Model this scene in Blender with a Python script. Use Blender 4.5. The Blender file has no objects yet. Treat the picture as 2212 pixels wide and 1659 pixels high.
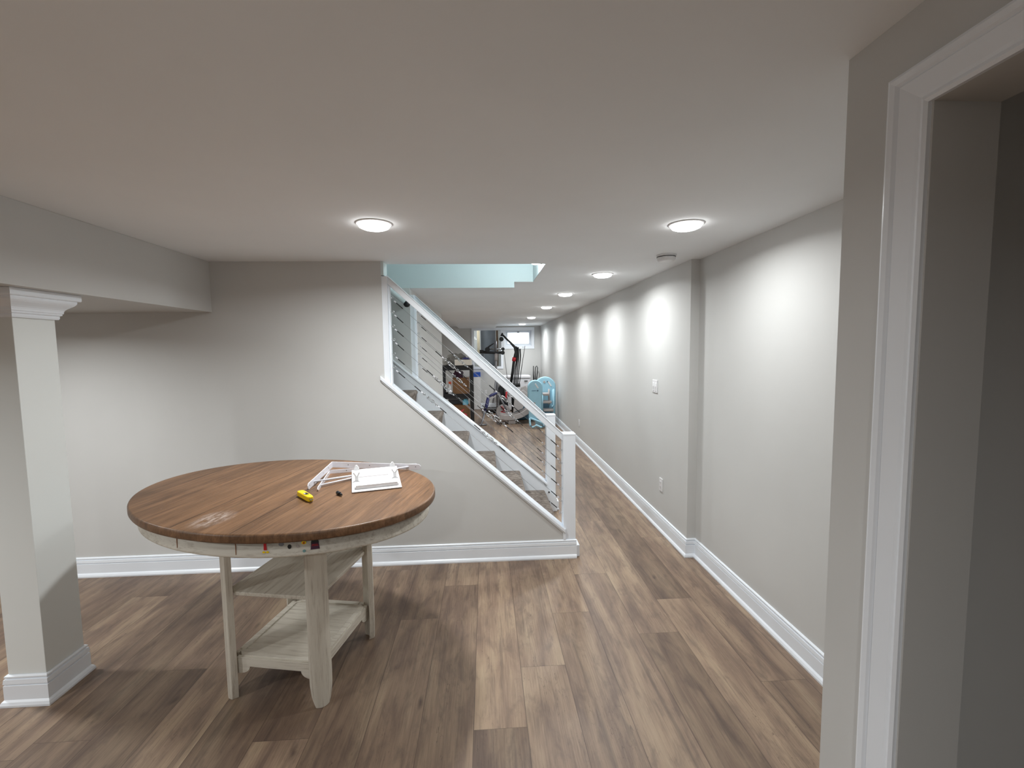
import bpy, bmesh, math, random
from mathutils import Vector, Matrix

S = bpy.context.scene
C = S.collection
random.seed(7)

# ------------------------------------------------------------------ camera
CAMH = 1.642
def make_camera():
    p, y, r, f = .0765, .0581, -.0129, 968.95
    cy, sy, cp, sp = math.cos(y), math.sin(y), math.cos(p), math.sin(p)
    fw = Vector((sy*cp, cy*cp, -sp)); rt = Vector((cy, -sy, 0)); up = rt.cross(fw)
    rt2 = rt*math.cos(r)+up*math.sin(r); up2 = -rt*math.sin(r)+up*math.cos(r)
    cam = bpy.data.cameras.new('camera'); o = bpy.data.objects.new('camera', cam); C.objects.link(o)
    m = Matrix((rt2, up2, -fw)).transposed().to_4x4(); m.translation = (0, 0, CAMH)
    o.matrix_world = m
    cam.sensor_width = 36; cam.lens = f/2212*36; cam.clip_start = .02
    S.camera = o
make_camera()

# ------------------------------------------------------------------ world, exposure
W = bpy.data.worlds.new('world'); S.world = W; W.use_nodes = True
bg = W.node_tree.nodes['Background']; bg.inputs[0].default_value = (.80, .92, 1, 1); bg.inputs[1].default_value = 6.0
S.view_settings.view_transform = 'Standard'; S.view_settings.look = 'None'
S.view_settings.exposure = 0.22; S.view_settings.gamma = 1; S.view_settings.use_curve_mapping = False
S.cycles.max_bounces = 10; S.cycles.diffuse_bounces = 7; S.cycles.transparent_max_bounces = 12
S.cycles.use_denoising = True; S.cycles.sample_clamp_indirect = 6; S.cycles.caustics_reflective = False
S.cycles.use_adaptive_sampling = True; S.cycles.adaptive_threshold = .015
LAMP_W = 20.         # watts of one recessed ceiling lamp
LAMP_COL = (.965, .993, 1.0)

# ------------------------------------------------------------------ materials
def lin(c):
    out = []
    for v in c[:3]:
        v = v/255.
        out.append(v/12.92 if v <= .04045 else ((v+.055)/1.055)**2.4)
    return tuple(out)+(1,)

class NT:
    def __init__(s, name):
        s.m = bpy.data.materials.new(name); s.m.use_nodes = True; s.t = s.m.node_tree
        s.b = s.t.nodes['Principled BSDF']; s.out = s.t.nodes['Material Output']
    def n(s, typ, **kw):
        nd = s.t.nodes.new(typ)
        for k, v in kw.items():
            if k.startswith('i_'):
                key = k[2:].replace('_', ' ')
                nd.inputs[key].default_value = v
            else: setattr(nd, k, v)
        return nd
    def l(s, a, b): s.t.links.new(a, b)
    def ramp(s, fac, stops, interp='LINEAR'):
        r = s.n('ShaderNodeValToRGB'); r.color_ramp.interpolation = interp
        e = r.color_ramp.elements
        while len(e) < len(stops): e.new(.5)
        for i, (p, c) in enumerate(stops): e[i].position = p; e[i].color = c
        s.l(fac, r.inputs[0]); return r.outputs[0]
    def mix(s, fac, a, b, mode='MIX'):
        m = s.n('ShaderNodeMix', data_type='RGBA', blend_type=mode)
        for sock, v in ((m.inputs[0], fac), (m.inputs[6], a), (m.inputs[7], b)):
            if hasattr(v, 'is_output'): s.l(v, sock)
            else: sock.default_value = v
        return m.outputs[2]
    def math(s, op, a, b=0.0, clamp=False):
        m = s.n('ShaderNodeMath', operation=op, use_clamp=clamp)
        for i, v in enumerate((a, b)):
            if hasattr(v, 'is_output'): s.l(v, m.inputs[i])
            else: m.inputs[i].default_value = v
        return m.outputs[0]
    def noise(s, vec, scale, detail=4, rough=.55, dist=0.):
        nd = s.n('ShaderNodeTexNoise'); nd.inputs['Scale'].default_value = scale
        nd.inputs['Detail'].default_value = detail; nd.inputs['Roughness'].default_value = rough
        nd.inputs['Distortion'].default_value = dist
        if vec is not None: s.l(vec, nd.inputs['Vector'])
        return nd.outputs['Fac']
    def mapping(s, vec, scale=(1, 1, 1), rot=(0, 0, 0), loc=(0, 0, 0)):
        m = s.n('ShaderNodeMapping'); m.inputs['Scale'].default_value = scale
        m.inputs['Rotation'].default_value = rot; m.inputs['Location'].default_value = loc
        s.l(vec, m.inputs['Vector']); return m.outputs[0]
    def coord(s, k='Object'):
        return s.n('ShaderNodeTexCoord').outputs[k]
    def bump(s, h, strength=.2, dist=.002):
        b = s.n('ShaderNodeBump'); b.inputs['Strength'].default_value = strength; b.inputs['Distance'].default_value = dist
        s.l(h, b.inputs['Height']); s.l(b.outputs[0], s.b.inputs['Normal'])

def simple(name, rgb, rough=.5, metal=0., var=.04, scale=30, bump=0., spec=.5):
    """flat colour with a fine procedural variation"""
    t = NT(name); c = lin(rgb)
    f = t.noise(t.coord(), scale, 4)
    lo = tuple(v*(1-var) for v in c[:3])+(1,); hi = tuple(min(1, v*(1+var)) for v in c[:3])+(1,)
    t.l(t.ramp(f, [(.3, lo), (.7, hi)]), t.b.inputs['Base Color'])
    t.b.inputs['Roughness'].default_value = rough; t.b.inputs['Metallic'].default_value = metal
    t.b.inputs['Specular IOR Level'].default_value = spec
    if bump: t.bump(f, bump, .001)
    return t.m

def paint(name, rgb, rough=.6, tex=260, bump=.12, spec=.3):
    t = NT(name); co = t.coord()
    c = lin(rgb)
    big = t.noise(co, 1.3, 3)
    lo = tuple(v*.975 for v in c[:3])+(1,); hi = tuple(min(1, v*1.02) for v in c[:3])+(1,)
    t.l(t.ramp(big, [(.3, lo), (.7, hi)]), t.b.inputs['Base Color'])
    t.b.inputs['Roughness'].default_value = rough; t.b.inputs['Specular IOR Level'].default_value = spec
    t.bump(t.noise(co, tex, 2), bump, .0006)
    return t.m

def emit(name, rgb, strength):
    t = NT(name)
    t.b.inputs['Base Color'].default_value = (.8, .8, .8, 1)
    t.b.inputs['Emission Color'].default_value = rgb+(1,); t.b.inputs['Emission Strength'].default_value = strength
    return t.m

def floor_material():
    t = NT('vinyl_plank'); t.m.use_nodes = True
    uv = t.n('ShaderNodeUVMap', uv_map='plank').outputs[0]
    rnd = t.n('ShaderNodeAttribute', attribute_name='plank_rnd'); rc = t.n('ShaderNodeSeparateColor'); t.l(rnd.outputs['Color'], rc.inputs[0])
    comb = t.n('ShaderNodeCombineXYZ'); t.l(t.math('MULTIPLY', rc.outputs[0], 40.), comb.inputs[0]); t.l(t.math('MULTIPLY', rc.outputs[1], 60.), comb.inputs[1])
    add = t.n('ShaderNodeVectorMath', operation='ADD'); t.l(uv, add.inputs[0]); t.l(comb.outputs[0], add.inputs[1])
    v = add.outputs[0]
    patch = t.noise(t.mapping(v, (9, 1.3, 1)), 1.0, 3, .5, .35)
    streak = t.noise(t.mapping(v, (26, 1.0, 1)), 1.0, 4, .55, .3)
    fine = t.noise(t.mapping(v, (170, 5, 1)), 1.0, 5, .65, .2)
    mid = t.noise(t.mapping(v, (60, 2.4, 1)), 1.0, 5, .62, .3)
    base = t.ramp(patch, [(.30, lin((118, 99, 87))), (.46, lin((138, 117, 101))), (.60, lin((156, 135, 115))), (.76, lin((170, 151, 129)))])
    dk = t.ramp(streak, [(.30, (1, 1, 1, 1)), (.44, (0, 0, 0, 1))])
    c1 = t.mix(t.math('MULTIPLY', dk, .60), base, lin((92, 79, 72)))
    lt = t.ramp(mid, [(.56, (0, 0, 0, 1)), (.74, (1, 1, 1, 1))])
    c2 = t.mix(t.math('MULTIPLY', lt, .30), c1, lin((176, 157, 135)))
    md = t.ramp(mid, [(.26, (1, 1, 1, 1)), (.42, (0, 0, 0, 1))])
    c2 = t.mix(t.math('MULTIPLY', md, .38), c2, lin((98, 83, 75)))
    fn = t.ramp(fine, [(.28, (.68, .67, .66, 1)), (.58, (1.06, 1.05, 1.04, 1))])
    c3 = t.mix(.8, c2, fn, 'MULTIPLY')
    blot = t.noise(t.mapping(v, (15, 4.5, 1), loc=(4, 1, 0)), 1.0, 5, .62, .5)
    c3 = t.mix(t.ramp(blot, [(.34, (.55, .55, .55, 1)), (.50, (0, 0, 0, 1))]), c3, lin((100, 84, 76)))
    c3 = t.mix(t.ramp(blot, [(.56, (0, 0, 0, 1)), (.72, (.35, .35, .35, 1))]), c3, lin((172, 151, 126)))
    # small knots and cracks
    vo = t.n('ShaderNodeTexVoronoi'); vo.inputs['Scale'].default_value = 1.0
    dn = t.n('ShaderNodeTexNoise'); dn.inputs['Scale'].default_value = 9; t.l(v, dn.inputs['Vector'])
    wv = t.n('ShaderNodeVectorMath', operation='MULTIPLY_ADD'); t.l(dn.outputs['Color'], wv.inputs[0]); wv.inputs[1].default_value = (.03, .10, 0)
    t.l(v, wv.inputs[2])
    t.l(t.mapping(wv.outputs[0], (7, 2.2, 1)), vo.inputs['Vector'])
    kn = t.ramp(vo.outputs['Distance'], [(.03, (1, 1, 1, 1)), (.12, (0, 0, 0, 1))])
    ks = t.n('ShaderNodeSeparateColor'); t.l(vo.outputs['Color'], ks.inputs[0])
    kn = t.math('MULTIPLY', kn, t.math('GREATER_THAN', ks.outputs[0], .5))
    c4 = t.mix(t.math('MULTIPLY', kn, .75), c3, lin((78, 64, 58)))
    crack = t.noise(t.mapping(v, (26, 2.2, 1), loc=(3, 7, 0)), 1.0, 3, .5, 2.2)
    ck = t.math('LESS_THAN', t.math('ABSOLUTE', t.math('SUBTRACT', crack, .5)), .0045)
    gate = t.math('GREATER_THAN', t.noise(t.mapping(v, (5, 1.6, 1), loc=(9, 2, 0)), 1.0, 2), .57)
    c4 = t.mix(t.math('MULTIPLY', t.math('MULTIPLY', ck, gate), .6), c4, lin((84, 68, 60)))
    # each plank a touch lighter, darker, redder or greyer
    tone = t.ramp(rc.outputs[2], [(0, (.64, .62, .605, 1)), (.3, (.86, .845, .825, 1)), (.65, (.97, .96, .93, 1)), (1, (1.10, 1.085, 1.03, 1))])
    c5 = t.mix(1., c4, tone, 'MULTIPLY')
    # joints
    ed = t.n('ShaderNodeAttribute', attribute_name='plank_edge')
    sx = t.n('ShaderNodeSeparateXYZ'); t.l(uv, sx.inputs[0])
    es = t.n('ShaderNodeSeparateColor'); t.l(ed.outputs['Color'], es.inputs[0])
    j1 = t.math('LESS_THAN', sx.outputs[0], .0016); j2 = t.math('GREATER_THAN', sx.outputs[0], .2335-.0016)
    j3 = t.math('LESS_THAN', sx.outputs[1], .0020)
    j = t.math('MAXIMUM', t.math('MAXIMUM', j1, j2), j3)
    c6 = t.mix(t.math('MULTIPLY', j, .7), c5, lin((70, 56, 48)))
    t.l(c6, t.b.inputs['Base Color'])
    t.l(t.ramp(fine, [(.2, (.50, .50, .50, 1)), (.8, (.40, .40, .40, 1))]), t.b.inputs['Roughness'])
    t.b.inputs['Specular IOR Level'].default_value = .38
    t.bump(fine, .12, .0008)
    return t.m

def carpet_material():
    t = NT('carpet'); co = t.coord()
    a = t.noise(t.mapping(co, (1, 1, 1)), 14, 5, .65, 1.5)
    b = t.noise(co, 320, 3, .7)
    c = t.ramp(a, [(.3, lin((100, 89, 82))), (.5, lin((134, 124, 116))), (.7, lin((162, 153, 145)))])
    c = t.mix(.5, c, t.ramp(b, [(.25, (.5, .5, .5, 1)), (.7, (1.2, 1.2, 1.2, 1))]), 'MULTIPLY')
    t.l(c, t.b.inputs['Base Color']); t.b.inputs['Roughness'].default_value = .95; t.b.inputs['Specular IOR Level'].default_value = .1
    t.bump(b, .8, .004); return t.m

def tabletop_material(edge=False):
    t = NT('brown_wood_edge' if edge else 'brown_wood'); co = t.coord()
    sx = t.n('ShaderNodeSeparateXYZ'); t.l(co, sx.inputs[0])
    # boards run along local Y
    bw = .104
    row = t.math('FLOOR', t.math('DIVIDE', t.math('ADD', sx.outputs[0], 2.03), bw))
    wn = t.n('ShaderNodeTexWhiteNoise', noise_dimensions='1D'); t.l(row, wn.inputs['W'])
    off = t.n('ShaderNodeCombineXYZ'); t.l(t.math('MULTIPLY', wn.outputs['Value'], 30), off.inputs[1]); t.l(t.math('MULTIPLY', wn.outputs['Value'], 11), off.inputs[0])
    v = t.n('ShaderNodeVectorMath', operation='ADD'); t.l(co, v.inputs[0]); t.l(off.outputs[0], v.inputs[1]); v = v.outputs[0]
    fine = t.noise(t.mapping(v, (130, 5, 40)), 1, 5, .7, .5)
    ring = t.noise(t.mapping(v, (16, 1.3, 8)), 1, 4, .6, 1.6)
    c = t.ramp(ring, [(.28, lin((97, 71, 51))), (.48, lin((117, 87, 62))), (.7, lin((136, 103, 75)))])
    c = t.mix(.85, c, t.ramp(fine, [(.30, (.55, .52, .5, 1)), (.56, (1.10, 1.09, 1.08, 1))]), 'MULTIPLY')
    tone = t.ramp(wn.outputs['Value'], [(0, (.86, .86, .86, 1)), (1, (1.1, 1.1, 1.1, 1))])
    c = t.mix(1, c, tone, 'MULTIPLY')
    if not edge:
        fr = t.math('FRACT', t.math('DIVIDE', t.math('ADD', sx.outputs[0], 2.03), bw))
        c = t.mix(t.math('MULTIPLY', t.math('LESS_THAN', fr, .02), .45), c, lin((62, 38, 26)))
        for xs in (.084, -.205):      # the two joints of the extension leaf
            d = t.math('ABSOLUTE', t.math('SUBTRACT', sx.outputs[0], xs))
            c = t.mix(t.math('MULTIPLY', t.math('LESS_THAN', d, .0022), .85), c, lin((30, 18, 12)))
        # worn white scuff
        dx = t.math('DIVIDE', t.math('SUBTRACT', sx.outputs[0], -.105), .085); dy = t.math('DIVIDE', t.math('SUBTRACT', sx.outputs[1], -.445), .11)
        r = t.math('ADD', t.math('MULTIPLY', dx, dx), t.math('MULTIPLY', dy, dy))
        m = t.math('SUBTRACT', 1., r, True)
        nn = t.noise(t.mapping(co, (60, 14, 1)), 1, 5, .75)
        m = t.math('MULTIPLY', t.math('MULTIPLY', m, 1.3), t.math('MULTIPLY', t.math('SUBTRACT', nn, .42, True), 3.6, True), True)
        c = t.mix(t.math('MULTIPLY', m, .75), c, lin((202, 188, 178)))
        # small pale scratches and specks
        sp = t.noise(t.mapping(co, (60, 60, 1)), 1, 2, .5)
        c = t.mix(t.math('MULTIPLY', t.math('GREATER_THAN', sp, .765), .5), c, lin((205, 180, 160)))
    t.l(c, t.b.inputs['Base Color']); t.b.inputs['Roughness'].default_value = .42; t.b.inputs['Specular IOR Level'].default_value = .4
    t.bump(fine, .15, .0008); return t.m

def distressed_material(axis='Z'):
    t = NT('distressed_cream_'+axis.lower()); co = t.coord()
    sc = {'Z': (90, 90, 5), 'X': (5, 90, 90), 'Y': (90, 5, 90)}[axis]
    fine = t.noise(t.mapping(co, sc), 1, 5, .7, .3)
    big = t.noise(t.mapping(co, tuple(s/7 for s in sc)), 1, 3, .6, .5)
    c = t.ramp(big, [(.3, lin((196, 189, 176))), (.7, lin((216, 211, 199)))])
    c = t.mix(t.ramp(fine, [(.22, (.75, .75, .75, 1)), (.50, (0, 0, 0, 1))]), c, lin((138, 122, 106)))
    chip = t.noise(co, 24, 4, .75)
    c = t.mix(t.math('MULTIPLY', t.math('GREATER_THAN', chip, .735), .7), c, lin((112, 88, 70)))
    t.l(c, t.b.inputs['Base Color']); t.b.inputs['Roughness'].default_value = .6; t.b.inputs['Specular IOR Level'].default_value = .3
    t.bump(fine, .25, .001); return t.m

def glass_material():
    t = NT('pane_glass')
    tr = t.n('ShaderNodeBsdfTransparent'); tr.inputs[0].default_value = (.93, .96, .97, 1)
    gl = t.n('ShaderNodeBsdfGlossy'); gl.inputs['Roughness'].default_value = .02
    fr = t.n('ShaderNodeFresnel'); fr.inputs[0].default_value = 1.45
    m = t.n('ShaderNodeMixShader'); t.l(fr.outputs[0], m.inputs[0]); t.l(tr.outputs[0], m.inputs[1]); t.l(gl.outputs[0], m.inputs[2])
    t.l(m.outputs[0], t.out.inputs[0]); return t.m

M = dict(
    wall=paint('greige_wall_paint', (200, 200, 198)),
    ceil=paint('ceiling_paint', (236, 239, 241), .85, 180, .2, .15),
    aqua=paint('pale_aqua_paint', (203, 216, 217)),
    trim=paint('white_semi_gloss', (232, 237, 243), .32, 90, .03, .5),
    col=paint('column_paint', (222, 225, 223), .42, 90, .05, .45),
    floor=floor_material(), carpet=carpet_material(), top=tabletop_material(), topedge=tabletop_material(True),
    dz=distressed_material('Z'), dx=distressed_material('X'), dy=distressed_material('Y'), glass=glass_material(),
    diff=emit('lamp_diffuser', (1, .99, .98), 14), bulb=emit('sconce_globe', (.9, .98, 1), 40),
    whitepl=simple('white_plastic', (222, 222, 223), .35), whitemet=simple('white_powder_coat', (220, 220, 226), .3, spec=.6),
    dark=simple('dark_slot', (30, 30, 30), .6), black=simple('black_plastic', (20, 20, 23), .5),
    blackm=simple('black_steel', (15, 15, 17), .38), steel=simple('steel', (196, 198, 200), .25, 1.),
    cable=simple('steel_cable', (150, 150, 152), .35, .9), sleeve=simple('black_sleeve', (18, 18, 18), .5),
    yellow=simple('yellow_plastic', (240, 205, 20), .4), blade=simple('grey_blade', (120, 122, 120), .35, .8),
    card=simple('cardboard', (136, 102, 72), .9, var=.08, scale=18), fabric=simple('grey_fabric', (92, 89, 84), .95, var=.12, scale=60, bump=.4),
    blue=simple('blue_plastic', (38, 84, 178), .5), maroon=simple('maroon_cloth', (70, 42, 62), .9), navy=simple('navy_vinyl', (38, 40, 92), .45),
    orange=simple('orange_plastic', (222, 84, 36), .5), lblue=simple('light_blue_plastic', (156, 201, 219), .45, var=.03),
    dblue=simple('slate_blue_plastic', (86, 122, 142), .5), greypl=simple('grey_plastic', (172, 166, 164), .5),
    greyst=simple('grey_steel', (128, 128, 132), .4, .3), red=simple('red_plastic', (190, 34, 44), .45),
    pink=simple('pink_red_print', (204, 76, 84), .7), freezer=simple('white_enamel', (224, 224, 228), .3),
    greyp=simple('grey_panel', (112, 116, 122), .6), studw=simple('pale_stud', (186, 172, 146), .8), studb=simple('brown_stud', (112, 86, 62), .8),
    skyblue=simple('sky_blue_bag', (120, 200, 230), .5), tray=simple('off_white_box', (214, 208, 198), .7), tan=simple('tan_paint', (150, 104, 74), .7),
    teal=simple('teal_sticker', (120, 160, 160), .5),
)

# ------------------------------------------------------------------ mesh helpers
def bm_box(bm, x0, x1, y0, y1, z0, z1, mi=0):
    vs = [bm.verts.new((x, y, z)) for x in (x0, x1) for y in (y0, y1) for z in (z0, z1)]
    for q in ((0, 1, 3, 2), (4, 6, 7, 5), (0, 4, 5, 1), (2, 3, 7, 6), (0, 2, 6, 4), (1, 5, 7, 3)):
        f = bm.faces.new([vs[i] for i in q]); f.material_index = mi
    return vs

def bm_prism(bm, pts, d0, d1, axis='Y', mi=0, smooth=False):
    """pts: outline in the plane across axis; extruded from d0 to d1"""
    def P(a, b, d): return {'Y': (a, d, b), 'X': (d, a, b), 'Z': (a, b, d)}[axis]
    A = [bm.verts.new(P(a, b, d0)) for a, b in pts]; B = [bm.verts.new(P(a, b, d1)) for a, b in pts]
    n = len(pts); fs = [bm.faces.new(A), bm.faces.new(B[::-1])]
    for i in range(n):
        f = bm.faces.new((A[i], B[i], B[(i+1) % n], A[(i+1) % n])); fs.append(f); f.smooth = smooth
    for f in fs: f.material_index = mi

def bm_tube(bm, pts, r, seg=10, mi=0, cap=True, closed=False):
    pts = [Vector(p) for p in pts]; n = len(pts); rings = []; prev = None
    for i, p in enumerate(pts):
        if closed: d = (pts[(i+1) % n]-pts[i-1]).normalized()
        else: d = (pts[min(i+1, n-1)]-pts[max(i-1, 0)]).normalized()
        if prev is None:
            a = Vector((0, 0, 1)) if abs(d.z) < .9 else Vector((1, 0, 0)); u = d.cross(a).normalized()
        else:
            u = (prev-d*prev.dot(d)); u = u.normalized() if u.length > 1e-6 else d.orthogonal().normalized()
        prev = u; w = d.cross(u); rr = r[i] if isinstance(r, (list, tuple)) else r
        rings.append([bm.verts.new(p+(u*math.cos(2*math.pi*k/seg)+w*math.sin(2*math.pi*k/seg))*rr) for k in range(seg)])
    m = n if closed else n-1
    for i in range(m):
        A, B = rings[i], rings[(i+1) % n]
        for k in range(seg):
            f = bm.faces.new((A[k], A[(k+1) % seg], B[(k+1) % seg], B[k])); f.smooth = True; f.material_index = mi
    if cap and not closed:
        bm.faces.new(rings[0][::-1]).material_index = mi; bm.faces.new(rings[-1]).material_index = mi

def bm_lathe(bm, prof, c=(0, 0, 0), seg=40, mi=0, sx=1, sy=1):
    """prof: (radius, z) list"""
    rings = []
    for r, z in prof:
        rings.append([bm.verts.new((c[0]+max(r, 1e-5)*sx*math.cos(2*math.pi*k/seg), c[1]+max(r, 1e-5)*sy*math.sin(2*math.pi*k/seg), c[2]+z)) for k in range(seg)])
    for A, B in zip(rings, rings[1:]):
        for k in range(seg):
            f = bm.faces.new((A[k], A[(k+1) % seg], B[(k+1) % seg], B[k])); f.smooth = True; f.material_index = mi
    bm.faces.new(rings[0][::-1]); bm.faces.new(rings[-1])

def obj(name, bm, mat, parent=None, bevel=0., smooth=False, seg=2, sub=0):
    bmesh.ops.remove_doubles(bm, verts=bm.verts, dist=1e-6)
    bmesh.ops.recalc_face_normals(bm, faces=bm.faces)
    me = bpy.data.meshes.new(name); bm.to_mesh(me); bm.free()
    for m in (mat if isinstance(mat, (list, tuple)) else [mat]): me.materials.append(m)
    o = bpy.data.objects.new(name, me); C.objects.link(o)
    if parent: o.parent = parent
    if bevel:
        b = o.modifiers.new('bevel', 'BEVEL'); b.width = bevel; b.segments = seg; b.limit_method = 'ANGLE'; b.angle_limit = math.radians(40)
        b.harden_normals = False
    if sub:
        s_ = o.modifiers.new('sub', 'SUBSURF'); s_.levels = sub; s_.render_levels = sub
    if smooth:
        for p in me.polygons: p.use_smooth = True
    return o

def box(name, x0, x1, y0, y1, z0, z1, mat, parent=None, bevel=0.):
    bm = bmesh.new(); bm_box(bm, x0, x1, y0, y1, z0, z1); return obj(name, bm, mat, parent, bevel)

def struct(o): o['kind'] = 'structure'; return o
def thing(name, label, cat, loc=(0, 0, 0), rz=0., group=None):
    o = bpy.data.objects.new(name, None); C.objects.link(o); o.location = loc; o.rotation_euler = (0, 0, rz); o.empty_display_size = .1
    return tag(o, label, cat, group)
def tag(o, label, cat, group=None):
    o['label'] = label; o['category'] = cat
    if group: o['group'] = group
    return o
def copy_tree(o, parent=None):
    kids = [c for c in bpy.data.objects if c.parent == o]
    c = o.copy(); C.objects.link(c); c.parent = parent
    for k in kids: copy_tree(k, c)
    return c

# ------------------------------------------------------------------ dimensions
H = 2.30
YS = 3.40                      # face of the stair wall
XR1, XR2, YB = 1.622, 1.552, 3.335
XN, YN = .853, 1.045
YE = 12.60
SY0, SY1 = 3.51, 4.43          # stairwell near and far faces
SX1 = .48
XL = -.72                      # corridor left wall beyond the stairs

# floor: planks along Y, joints placed as in the photo
def build_floor():
    bm = bmesh.new(); uvl = bm.loops.layers.uv.new('plank'); col = bm.loops.layers.color.new('plank_rnd')
    w, L, x00 = .2335, 1.70, -.079
    known = {0: 1.83, 1: 2.20, -2: 2.665, 2: 2.66, -1: 3.04, 3: 3.127, 4: 2.42, 5: 2.76, 6: 2.01, -7: 2.315, -10: 3.07, -8: 1.90, -4: 1.84, -3: 3.30, -5: 2.95, -6: 1.35, 7: 1.2}
    tones = {(4, -1): .03, (4, 0): .72, (1, 0): .6, (1, -1): .66, (0, 0): .88, (0, -1): .12, (-1, 0): .6, (-1, -1): .45, (-2, 0): .12, (-2, -1): .52, (2, 0): .85, (2, -1): .55,
             (3, 0): .8, (3, -1): .62, (5, 0): .10, (5, -1): .78, (6, 0): .6, (6, -1): .45, (-10, 0): .05, (-10, -1): .6, (-7, -1): .04, (-7, 0): .6, (-4, -1): .8, (-4, 0): .4, (-3, -1): .35, (-5, -1): .3, (-6, -1): .5, (-8, -1): .35}
    rng = random.Random(3)
    for k in range(-31, 13):
        xa = x00+w*k; xb = xa+w
        off = known.get(k, rng.uniform(0, L))
        n0 = int((off+3.2)//L)+1
        y = off-n0*L; j = -n0
        while y < YE:
            ya, yb = max(y, -3.0), min(y+L, YE+.05)
            if yb > -3.0:
                f = bm.faces.new([bm.verts.new(p) for p in ((xa, ya, 0), (xb, ya, 0), (xb, yb, 0), (xa, yb, 0))])
                c = (rng.random(), rng.random(), tones.get((k, j), rng.uniform(.1, .9)), 1)
                # j: plank starting at known joint is 0
                for lp, uv in zip(f.loops, ((0, ya-y), (w, ya-y), (w, yb-y), (0, yb-y))):
                    lp[uvl].uv = uv; lp[col] = c
            y += L; j += 1
    me = bpy.data.meshes.new('floor'); bmesh.ops.remove_doubles(bm, verts=bm.verts, dist=1e-5); bm.to_mesh(me); bm.free()
    me.materials.append(M['floor']); o = bpy.data.objects.new('floor', me); C.objects.link(o)
    return struct(o)
build_floor()

# ceiling with the stairwell hole
def ceiling():
    bm = bmesh.new(); t = .09
    x0, x1 = -6.6, 2.6
    for a in ((x0, x1, -3, SY0), (SX1, x1, SY0, SY1), (x0, -4.1, SY0, SY1), (x0, x1, SY1, YE+.15)):
        bm_box(bm, a[0], a[1], a[2], a[3], H, H+t)
    return struct(obj('ceiling', bm, M['ceil']))
ceiling()
# dropped soffit over the back corridor
struct(box('ceiling_soffit', XL, .292, SY1, YE, H-.055, H-.001, M['ceil']))
# bulkhead on the left, carried by the column
struct(box('wall_bulkhead', -3.6, -1.972, -3, YS, 1.94, H-.001, [M['wall']]))

def wall_poly(name, pts, d0, d1, axis, mat=None, holes=None):
    bm = bmesh.new(); bm_prism(bm, pts, d0, d1, axis); return struct(obj(name, bm, mat or M['wall']))
# stair wall: full height on the left, sloping knee wall on the right
s1 = .885
wall_poly('wall_stair', [(-6.6, 0), (.600, 0), (.600, .198), (-.757, .198+s1*1.357), (-.757, H), (-6.6, H)], YS, SY0, 'Y')
# right wall, near recess and projecting far part
struct(box('wall_right', XR1, XR1+.12, .95, YB, 0, H, M['wall']))
struct(box('wall_right_far', XR2, XR2+.19, YB, YE+.1, 0, H, M['wall']))
# closet partition at the right with the door opening (door between Y=-.02 and .83)
DY0, DY1, DZ = -.02, .835, 2.10
def door_wall():
    bm = bmesh.new(); xa, xb = XN, XN+.135
    bm_box(bm, xa, xb, DY1, YN, 0, H); bm_box(bm, xa, xb, DY0, DY1, DZ, H); bm_box(bm, xa, xb, -3, DY0, 0, H)
    bm_box(bm, xb, 2.5, YN-.10, YN, 0, H)
    return struct(obj('wall_door_partition', bm, M['wall']))
door_wall()
struct(box('wall_closet', 2.4, 2.5, -3, YN-.1, 0, H, M['wall']))
struct(box('wall_closet_back', XN+.135, 2.4, -1.4, -1.3, 0, H, M['wall']))
# walls outside the frame that close the room
struct(box('wall_back', -6.6, XN, -3.1, -3, 0, H, M['wall']))
struct(box('wall_left', -6.7, -6.6, -3, YS, 0, H, M['wall']))
# back corridor
struct(box('wall_corridor_left', XL-.12, XL, SY1+.10, 7.54, 0, H, M['wall']))
struct(box('wall_corridor_return', -3.0, XL-.12, 7.42, 7.54, 0, H, M['wall']))
struct(box('wall_back_room_left', -3.1, -3.0, 7.42, YE, 0, H, M['wall']))
# end wall with a dark interior window and a small bright window
W1 = (-.325, .437, 1.165, 2.20); W2 = (.560, 1.300, 1.735, 2.185)
def end_wall():
    bm = bmesh.new(); y0, y1 = YE, YE+.16
    bm_box(bm, -3.1, W1[0], y0, y1, 0, H); bm_box(bm, W1[0], W1[1], y0, y1, 0, W1[2]); bm_box(bm, W1[0], W1[1], y0, y1, W1[3], H)
    bm_box(bm, W1[1], W2[0], y0, y1, 0, H); bm_box(bm, W2[0], W2[1], y0, y1, 0, W2[2]); bm_box(bm, W2[0], W2[1], y0, y1, W2[3], H)
    bm_box(bm, W2[1], XR2+.19, y0, y1, 0, H)
    return struct(obj('wall_end', bm, M['wall']))
end_wall()

# stairwell shaft
def shaft():
    top = 4.9; x0 = -4.0; m = M['aqua']
    bm = bmesh.new()
    bm_box(bm, x0, SX1+.1, SY1-.004, SY1+.10, H+.002, top)
    bm_box(bm, x0, .292, SY1-.004, SY1+.10, H-.0545, H+.002)
    struct(obj('wall_stairwell_far', bm, m))
    struct(box('wall_stairwell_lower', x0, XL, SY1-.004, SY1+.10, 0, H-.0545, M['wall']))
    struct(box('wall_stairwell_right', SX1-.004, SX1+.1, SY0, SY1-.004, H+.002, top, m))
    struct(box('wall_stairwell_front', x0, SX1+.1, SY0-.10, SY0+.003, H+.002, top, m))
    struct(box('wall_stairwell_left', x0-.1, x0+.004, SY0+.001, SY1, 0, top, m))
    struct(box('ceiling_stairwell', x0-.1, SX1+.1, SY0-.10, SY1+.10, top, top+.1, m))
shaft()
# painted lining on the stairwell side of the stair wall and at its end
struct(box('wall_stairwell_near', -4.0, -.757, SY0, SY0+.006, 0, H, M['aqua']))
struct(box('trim_1', -.757, -.738, YS-.004, SY0+.006, 2.20, H-.001, M['aqua']))

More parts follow.
